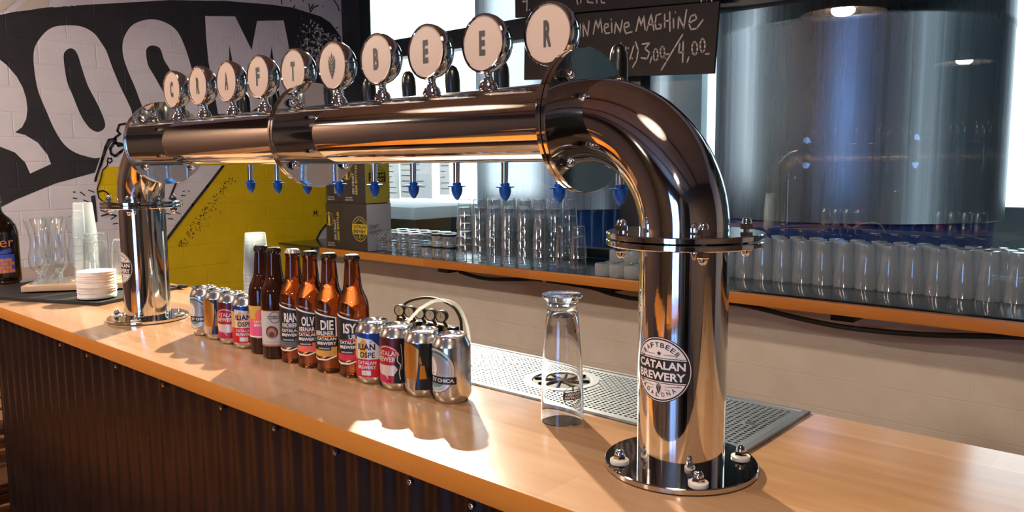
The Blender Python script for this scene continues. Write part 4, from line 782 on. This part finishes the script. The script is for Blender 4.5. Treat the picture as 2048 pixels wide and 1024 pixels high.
# long rows right of the post
cg=[(.0335,0),(.0340,.001),(.0335,.0022),(.0238,.140),(.0246,.146),(.0238,.150),(.0,.151)]
print_m=ink
for r_ in range(3):
    for c_ in range(19):
        x=-.915+.0715*c_+.0357*(r_%2); y=1.822+.0618*r_
        cupstack('tall_conical_glass',(x,y,ZS),cg,tgs,0,1,lambda a,b,c_=c_,r_=r_:'tall upside-down glass right of the post, %s from left, %s row'%(ordw(c_),('front','middle','back')[r_]),'beer glass','tall glasses in the long rows at the right')
mt=M().b2(-.95,1.5,1.52,1.775,ZS+.0005,ZS+.0045,shelf_top,.001).build('shelf_mat'); tag(mt,'long dark mat on the shelf in front of the tall glasses','mat')
# chalkboards
slate=varied('chalkboard_slate','#241c19','#2e2521',16,0,.75); chalk=pm('white_chalk','#c9bdae',0,.9)
def chalkboard(quad,strokes,label,y=1.9,wd=.0065):
    t=thing('chalkboard',(quad[3][0],y,quad[3][1]),label,'chalkboard','price boards hanging in the window'); s3=(quad[3][0],y,quad[3][1])
    mm=M(); mm.prism([(x,-z) for x,z in quad],-.007,.007,slate,T3(0,y,0,rx=-PI/2)@Matrix.Scale(1,4)); mm.build('board_slate',t,s3)
    d=D()
    for s_ in strokes: d.stroke(s_,wd,chalk,0)
    mm=M(); d.build(mm,lambda x,z,o:(x,y-.0075-o,z)); mm.build('chalk_writing',t,s3,recalc=False)
    mm=M()
    for q in (quad[0],quad[1]): 
        zt=1.56 if label.startswith('upper') else q[1]+.03
        mm.tube([(q[0]+(.06 if q is quad[0] else -.06),y,q[1]-.03),(q[0]+(.06 if q is quad[0] else -.06),y+.012,zt)],.0015,steel,6)
    mm.build('hanging_wire',t,s3)
chalkboard(MUR['board'],MUR['chalk'],'lower black chalkboard with handwritten prices hanging in front of the window bar')
chalkboard(MUR['board2'],MUR['chalk2'],'upper black chalkboard cut off by the top of the picture',1.93)
# paper notices on the pane
pap=thin_glass('white_notice_paper',(1,1,1,1),.4,1.3,0,.6); fnt=pm('faint_grey_print','#9fb2ba',0,.8)
for i,(a,b,c) in enumerate(((-3.05,-2.905,.215),(-2.895,-2.635,.222),(-2.575,-2.50,.245))):
    mm=M(); mm.b2(a,b,1.985,1.9862,c,.60,pap); 
    d=D(); rs=random.Random(i)
    for k in range(9):
        z=c+.03+k*.03; l=rs.uniform(.4,.85)*(b-a); d.rect(a+.012,a+.012+l*.95,z,z+.005,fnt,0)
    d.build(mm,lambda x,z,o:(x,1.9848-o,z)); tag(mm.build('paper_notice'),['white paper notice taped on the window, leftmost beside the cartons','wide white paper notice in the middle of the window pane','narrow white paper notice at the right on the window pane'][i],'notice','paper notices on the window')
# ================================================================ GAUGES behind the counter
gg=thing('gas_regulator_bank',(-1.02,.47,ZF),'bank of five round pressure gauges on a dark manifold behind the cans','gas regulators'); gs=(-1.02,.47,ZF)
brass=pm('dull_brass','#6a5a3c',.9,.4); gfc=pm('gauge_dial','#c9c4b6',0,.4)
mm=M(); mm.b2(-1.14,-.92,.475,.495,-.02-.04,-.012,blk,.004); mm.b2(-1.05,-1.0,.478,.492,ZF,-.05,frame_m); mm.b2(-1.12,-.92,.40,.56,ZF,ZF+.02,frame_m,.003); mm.build('manifold',gg,gs)
for i in range(5):
    x=-1.106+.0405*i; z=.014+.0008*i; T=T3(x,.455,z,rx=PI/2,rz=.35)
    mm=M(); mm.lathe([(0,-.012),(.0145,-.012),(.0155,-.008),(.0155,.005),(.0140,.007),(.0128,.0055)],frame_m,28,T); mm.lathe([(0,.0048),(.013,.0048)],gfc,24,T)
    mm.tube([(x,.462,z-.014),(x,.478,-.02)],.004,brass,8); mm.lathe([(0,-.012),(.009,-.012),(.0105,-.006),(.0105,.006),(0,.008)],brass,14,T3(x+.006,.468,-.022,rx=PI/2))
    g=mm.build('pressure_gauge',gg,gs)
    mm=M(); q=T@Matrix.Translation((0,0,.0052)); mm.add([(-.0006,-.003,0),(.0006,-.003,0),(.0003,.010,0),(-.0003,.010,0)],[(0,1,2,3)],ink,q); mm.build('needle',g,gs,recalc=False)
hose=[(-1.20,-.3),(-1.193,-.10),(-1.193,-.03),(-1.181,0.0),(-1.137,.028),(-1.055,.045),(-.978,.034),(-.945,.007),(-.938,-.03),(-.938,-.12),(-.95,-.3)]
tag(M().tube([(x,.52,z) for x,z in smooth(hose)],.0038,pm('dark_hose','#3a2c22',0,.5),8).build('gas_hose'),'dark brown gas hose arching over the pressure gauges','hose')
ct_=[(-1.035,-.0),(-1.00,.03),(-.981,.043),(-.924,.069),(-.862,.069),(-.828,.042),(-.81,-.02),(-.80,-.2)]
tag(M().tube([(x,.42,z-.004) for x,z in smooth(ct_)],.0042,thin_glass('clear_tube_plastic',(.93,.93,.9,1),.1,1.45,.08,.35),10).build('clear_hose'),'clear plastic tube curving up from the gauges','hose')
# ================================================================ LEFT CORNER pallet bench
pal=thing('pallet_bench',(-2.95,.3,ZF),'wooden pallet bench against the left wall beside the counter end','bench'); ps=(-2.95,.3,ZF)
pw=wood('rough_pine','#8a5c3a','#9a6a45','#a87b55',.6,.1)
for z in (-.95,-.72,-.5):
    mm=M()
    for k in range(4): mm.b2(XL+.03+.17*k,XL+.16+.17*k,-1.2,.25,z-.02,z,pw,.003)
    for y in (-1.15,-.5,.2): mm.b2(XL+.03,XL+.67,y-.04,y+.04,z-.13,z-.02,pw)
    mm.build('pallet_layer',pal,ps)
mm=M(); mm.b2(XL+.05,XL+.12,-1.18,.23,ZF,-1.08,pw); mm.b2(XL+.55,XL+.62,-1.18,.23,ZF,-1.08,pw); mm.build('pallet_runner',pal,ps)
# ================================================================ BREWERY HALL
def tank(x,y,Rt,zb,label):
    t=thing('brewing_tank',(x,y,ZF),label,'brewing tank','stainless tanks behind the window'); s3=(x,y,ZF)
    M().lathe([(Rt-.02,zb-.01),(Rt,zb),(Rt,1.2),(Rt+.004,1.21),(Rt+.004,1.24),(Rt,1.25),(Rt,3.2),(Rt*.8,3.5),(0,3.65)],tank_m,96,T3(x,y,0)).build('tank_shell',t,s3)
    M().lathe([(Rt-.03,zb+.02),(Rt-.05,zb-.02),(Rt-.06,zb-.45),(.2,zb-.8),(0,zb-.8)],blue_m,64,T3(x,y,0)).build('blue_skirt',t,s3)
    for k in range(4):
        a=k*PI/2+PI/4; M().tube([(x+(Rt-.15)*math.cos(a),y+(Rt-.15)*math.sin(a),zb-.3),(x+(Rt-.15)*math.cos(a),y+(Rt-.15)*math.sin(a),ZF)],.04,steel,16).build('tank_leg',t,s3)
blue_m=varied('blue_tank_wrap','#0d3f8c','#1a56a8',3,.2,.35)
tank(-1.35,4.65,.90,.045,'big shiny stainless brewing tank behind the right window')
tank(-3.82,4.73,.90,.045,'stainless brewing tank behind the window left of the elbow')
pipes=M()
for x in (-3.36,-3.28): pipes.tube([(x,7.5,ZF),(x,7.5,4)],.035,pm('dark_pipe','#22282b',.4,.4),12)
tag(pipes.build('pipe_pair'),'pair of dark vertical pipes seen between the two tanks','pipe')
wrap=thin_glass('crinkled_clear_wrap',(.9,.97,1,1),.2,1.4,.05,.75)
for i,x in enumerate((-4.3,-3.56)):
    t=thing('wrapped_pallet',(x,2.65,ZF),('plastic wrapped pallet of goods farther left behind the window','plastic wrapped pallet of goods beside the left tank')[i],'pallet load','wrapped pallets behind the window'); s3=(x,2.65,ZF)
    M().b2(x-.35,x+.35,2.36,2.94,.062,.14,wrap,.015).build('wrapped_top',t,s3)
    M().b2(x-.34,x+.34,2.38,2.92,-.98,.061,pm('dark_goods','#1b2327',0,.4),.01).build('goods',t,s3)
    M().b2(x-.35,x+.35,2.36,2.94,ZF,-.985,pw).build('pallet',t,s3)
# valve pipes at far right behind the tank
vp=M(); 
for a,b,z0,z1 in ((.25,6.2,-1.1,3),(.45,6.2,-1.1,3)): vp.tube([(a,b,z0),(a,b,z1)],.03,tank_m,12)
for z in (-.1,.55,.9): vp.tube([(.25,6.2,z),(.75,6.2,z)],.03,tank_m,12); vp.lathe([(0,-.05),(.09,-.05),(.09,.05),(0,.05)],steel,20,T3(.35,6.15,z,rx=PI/2))
tag(vp.build('process_pipework'),'steel pipework with valves right of the big tank','pipework')
# ================================================================ LAMPS
shade=pm('white_lamp_enamel','#e6e0d6',0,.4); bulb=emis('warm_bulb','#ffead4',150)
def pendant(x,y,z,label,power=None,first=[None]):
    if first[0] is None:
        t=thing('pendant_lamp',(x,y,z),label,'lamp','disc pendant lamps over the room'); first[0]=t
        M().lathe([(.05,.10),(.06,.07),(.14,.045),(.27,.005),(.275,0),(.268,.0),(.13,.035),(.05,.055)],shade,48).build('lamp_shade',t)
        M().lathe([(0,-.012),(.05,-.008),(.072,.008),(.078,.03),(.06,.05),(0,.05)],bulb,32).build('lamp_bulb',t)
        mm=M(); mm.lathe([(0,.15),(.03,.14),(.045,.10),(.05,.08)],frame_m,20); mm.tube([(0,0,.145),(0,0,ZC-z)],.003,blk,6); mm.build('lamp_cord',t); return t
    o=dup(first[0],(x,y,z),0,label)
    if power:
        for c in o.children:
            if c.name.startswith('lamp_bulb'): c.data=c.data.copy(); c.data.materials[0]=emis('warm_bulb_%d'%power,'#ffead4',power)
    return o
pendant(-1.47,-.66,1.40,'white disc pendant lamp mirrored in the window, the larger one')
pendant(-1.51,-4.3,1.40,'white disc pendant lamp mirrored in the window, the smaller one',260)
pendant(1.25,-2.4,1.40,'disc pendant lamp over the room behind the viewer, right side',260)
pendant(.25,-.66,1.40,'disc pendant lamp above the right end of the bar',200)
pendant(-2.85,-1.55,1.40,'unseen disc pendant lamp added to brighten the mural wall',650)  # extra lamp out of view, added only to light the mural
sl=thing('track_spotlight',(-2.45,1.58,1.42),'warm track spotlight above the left end of the back shelf','spotlight')
_q=Vector((1.55,-1.6,-1.42)).to_track_quat('-Z','Y').to_matrix().to_4x4()
M().lathe([(0,.12),(.04,.115),(.045,.10),(.045,-.03),(.042,-.03),(.042,.05),(0,.05)],frame_m,28,_q).build('spot_housing',sl)
M().tube([(0,0,.06),(0,0,ZC-1.42)],.008,frame_m,8).build('spot_stem',sl)
M().lathe([(0,.02),(.04,.02),(.04,.03),(0,.03)],bulb,24,_q).build('spot_lens',sl)
_l=bpy.data.lights.new('spot_beam','SPOT'); _l.energy=800; _l.color=(1,.88,.68); _l.spot_size=math.radians(75); _l.spot_blend=.6; _l.shadow_soft_size=.035
_o=bpy.data.objects.new('spot_beam',_l); COL.objects.link(_o); _o.parent=sl; _o.matrix_local=_q@Matrix.Translation((0,0,-.035))
# dark ceiling conduits (mirrored in the elbow)
for i,y in enumerate((-.9,-2.3,-3.9)):
    tag(M().tube([(XL,y,ZC-.04),(3.45,y,ZC-.04)],.03,blk,10).build('ceiling_conduit'),['black conduit under the ceiling nearest the bar','black conduit under the middle of the ceiling','black conduit under the far end of the ceiling'][i],'conduit','black conduits under the ceiling')
# invented furniture on the customer side, added for its reflections in the steel
for i,(x,y) in enumerate(((-1.6,-2.6),(.2,-3.2),(2.4,-3.2))):
    t=thing('reflection_table',(x,y,ZF),['orange table added for reflections in the steel, left','orange table added for reflections in the steel, middle','orange table added for reflections in the steel, right'][i],'table','orange tables added for reflections'); s3=(x,y,ZF)
    M().b2(x-.8,x+.8,y-.35,y+.35,ZF+.72,ZF+.76,edge_m,.004).build('table_top',t,s3)
    for a in (-.7,.7):
        for b in (-.28,.28): M().b2(x+a-.025,x+a+.025,y+b-.025,y+b+.025,ZF,ZF+.72,blk).build('table_leg',t,s3)
dr=M(); dr.b2(.1,.2,-6.2,-6.12,ZF,1.3,frame_m); dr.b2(1.9,2.0,-6.2,-6.12,ZF,1.3,frame_m); dr.b2(.1,2.0,-6.2,-6.12,1.2,1.3,frame_m); dr.b2(1.0,1.1,-6.2,-6.12,ZF,1.2,frame_m)
do=struct(dr,'door_1'); M().b2(.2,1.9,-6.18,-6.16,ZF+.05,1.2,emis('daylight_door_glass','#7fb2ff',7)).build('door_glass',do)
fg=thing('stand_in_fridge',(1.15,-1.75,ZF),'added tall dark fridge standing in for the viewer mirrored in the steel','fridge'); f3=(1.15,-1.75,ZF)  # added dark stand-in for the viewer as mirrored in the upright
M().b2(.85,1.45,-2.05,-1.5,ZF,.75,frame_m,.01).build('fridge_body',fg,f3); M().b2(.88,1.42,-1.499,-1.47,ZF+.1,.70,blk,.005).build('fridge_door',fg,f3); M().tube([(.92,-1.45,-.5),(.92,-1.45,.1)],.012,steel,10).build('fridge_handle',fg,f3)
bn=thing('reflection_bench',(-2.2,-1.15,ZF),'long orange bench added in front of the bar for its reflection','bench'); b3=(-2.2,-1.15,ZF)  # bench added so that the arm mirrors an orange stripe
orb=wood('orange_bench_wood','#d0761c','#dd8526','#e58f30',.35)
M().b2(-2.6,-1.1,-1.5,-.85,-.66,-.62,orb,.004).build('bench_seat',bn,b3)
for x in (-2.5,-1.2): M().b2(x-.03,x+.03,-1.45,-.9,ZF,-.661,blk).build('bench_leg',bn,b3)
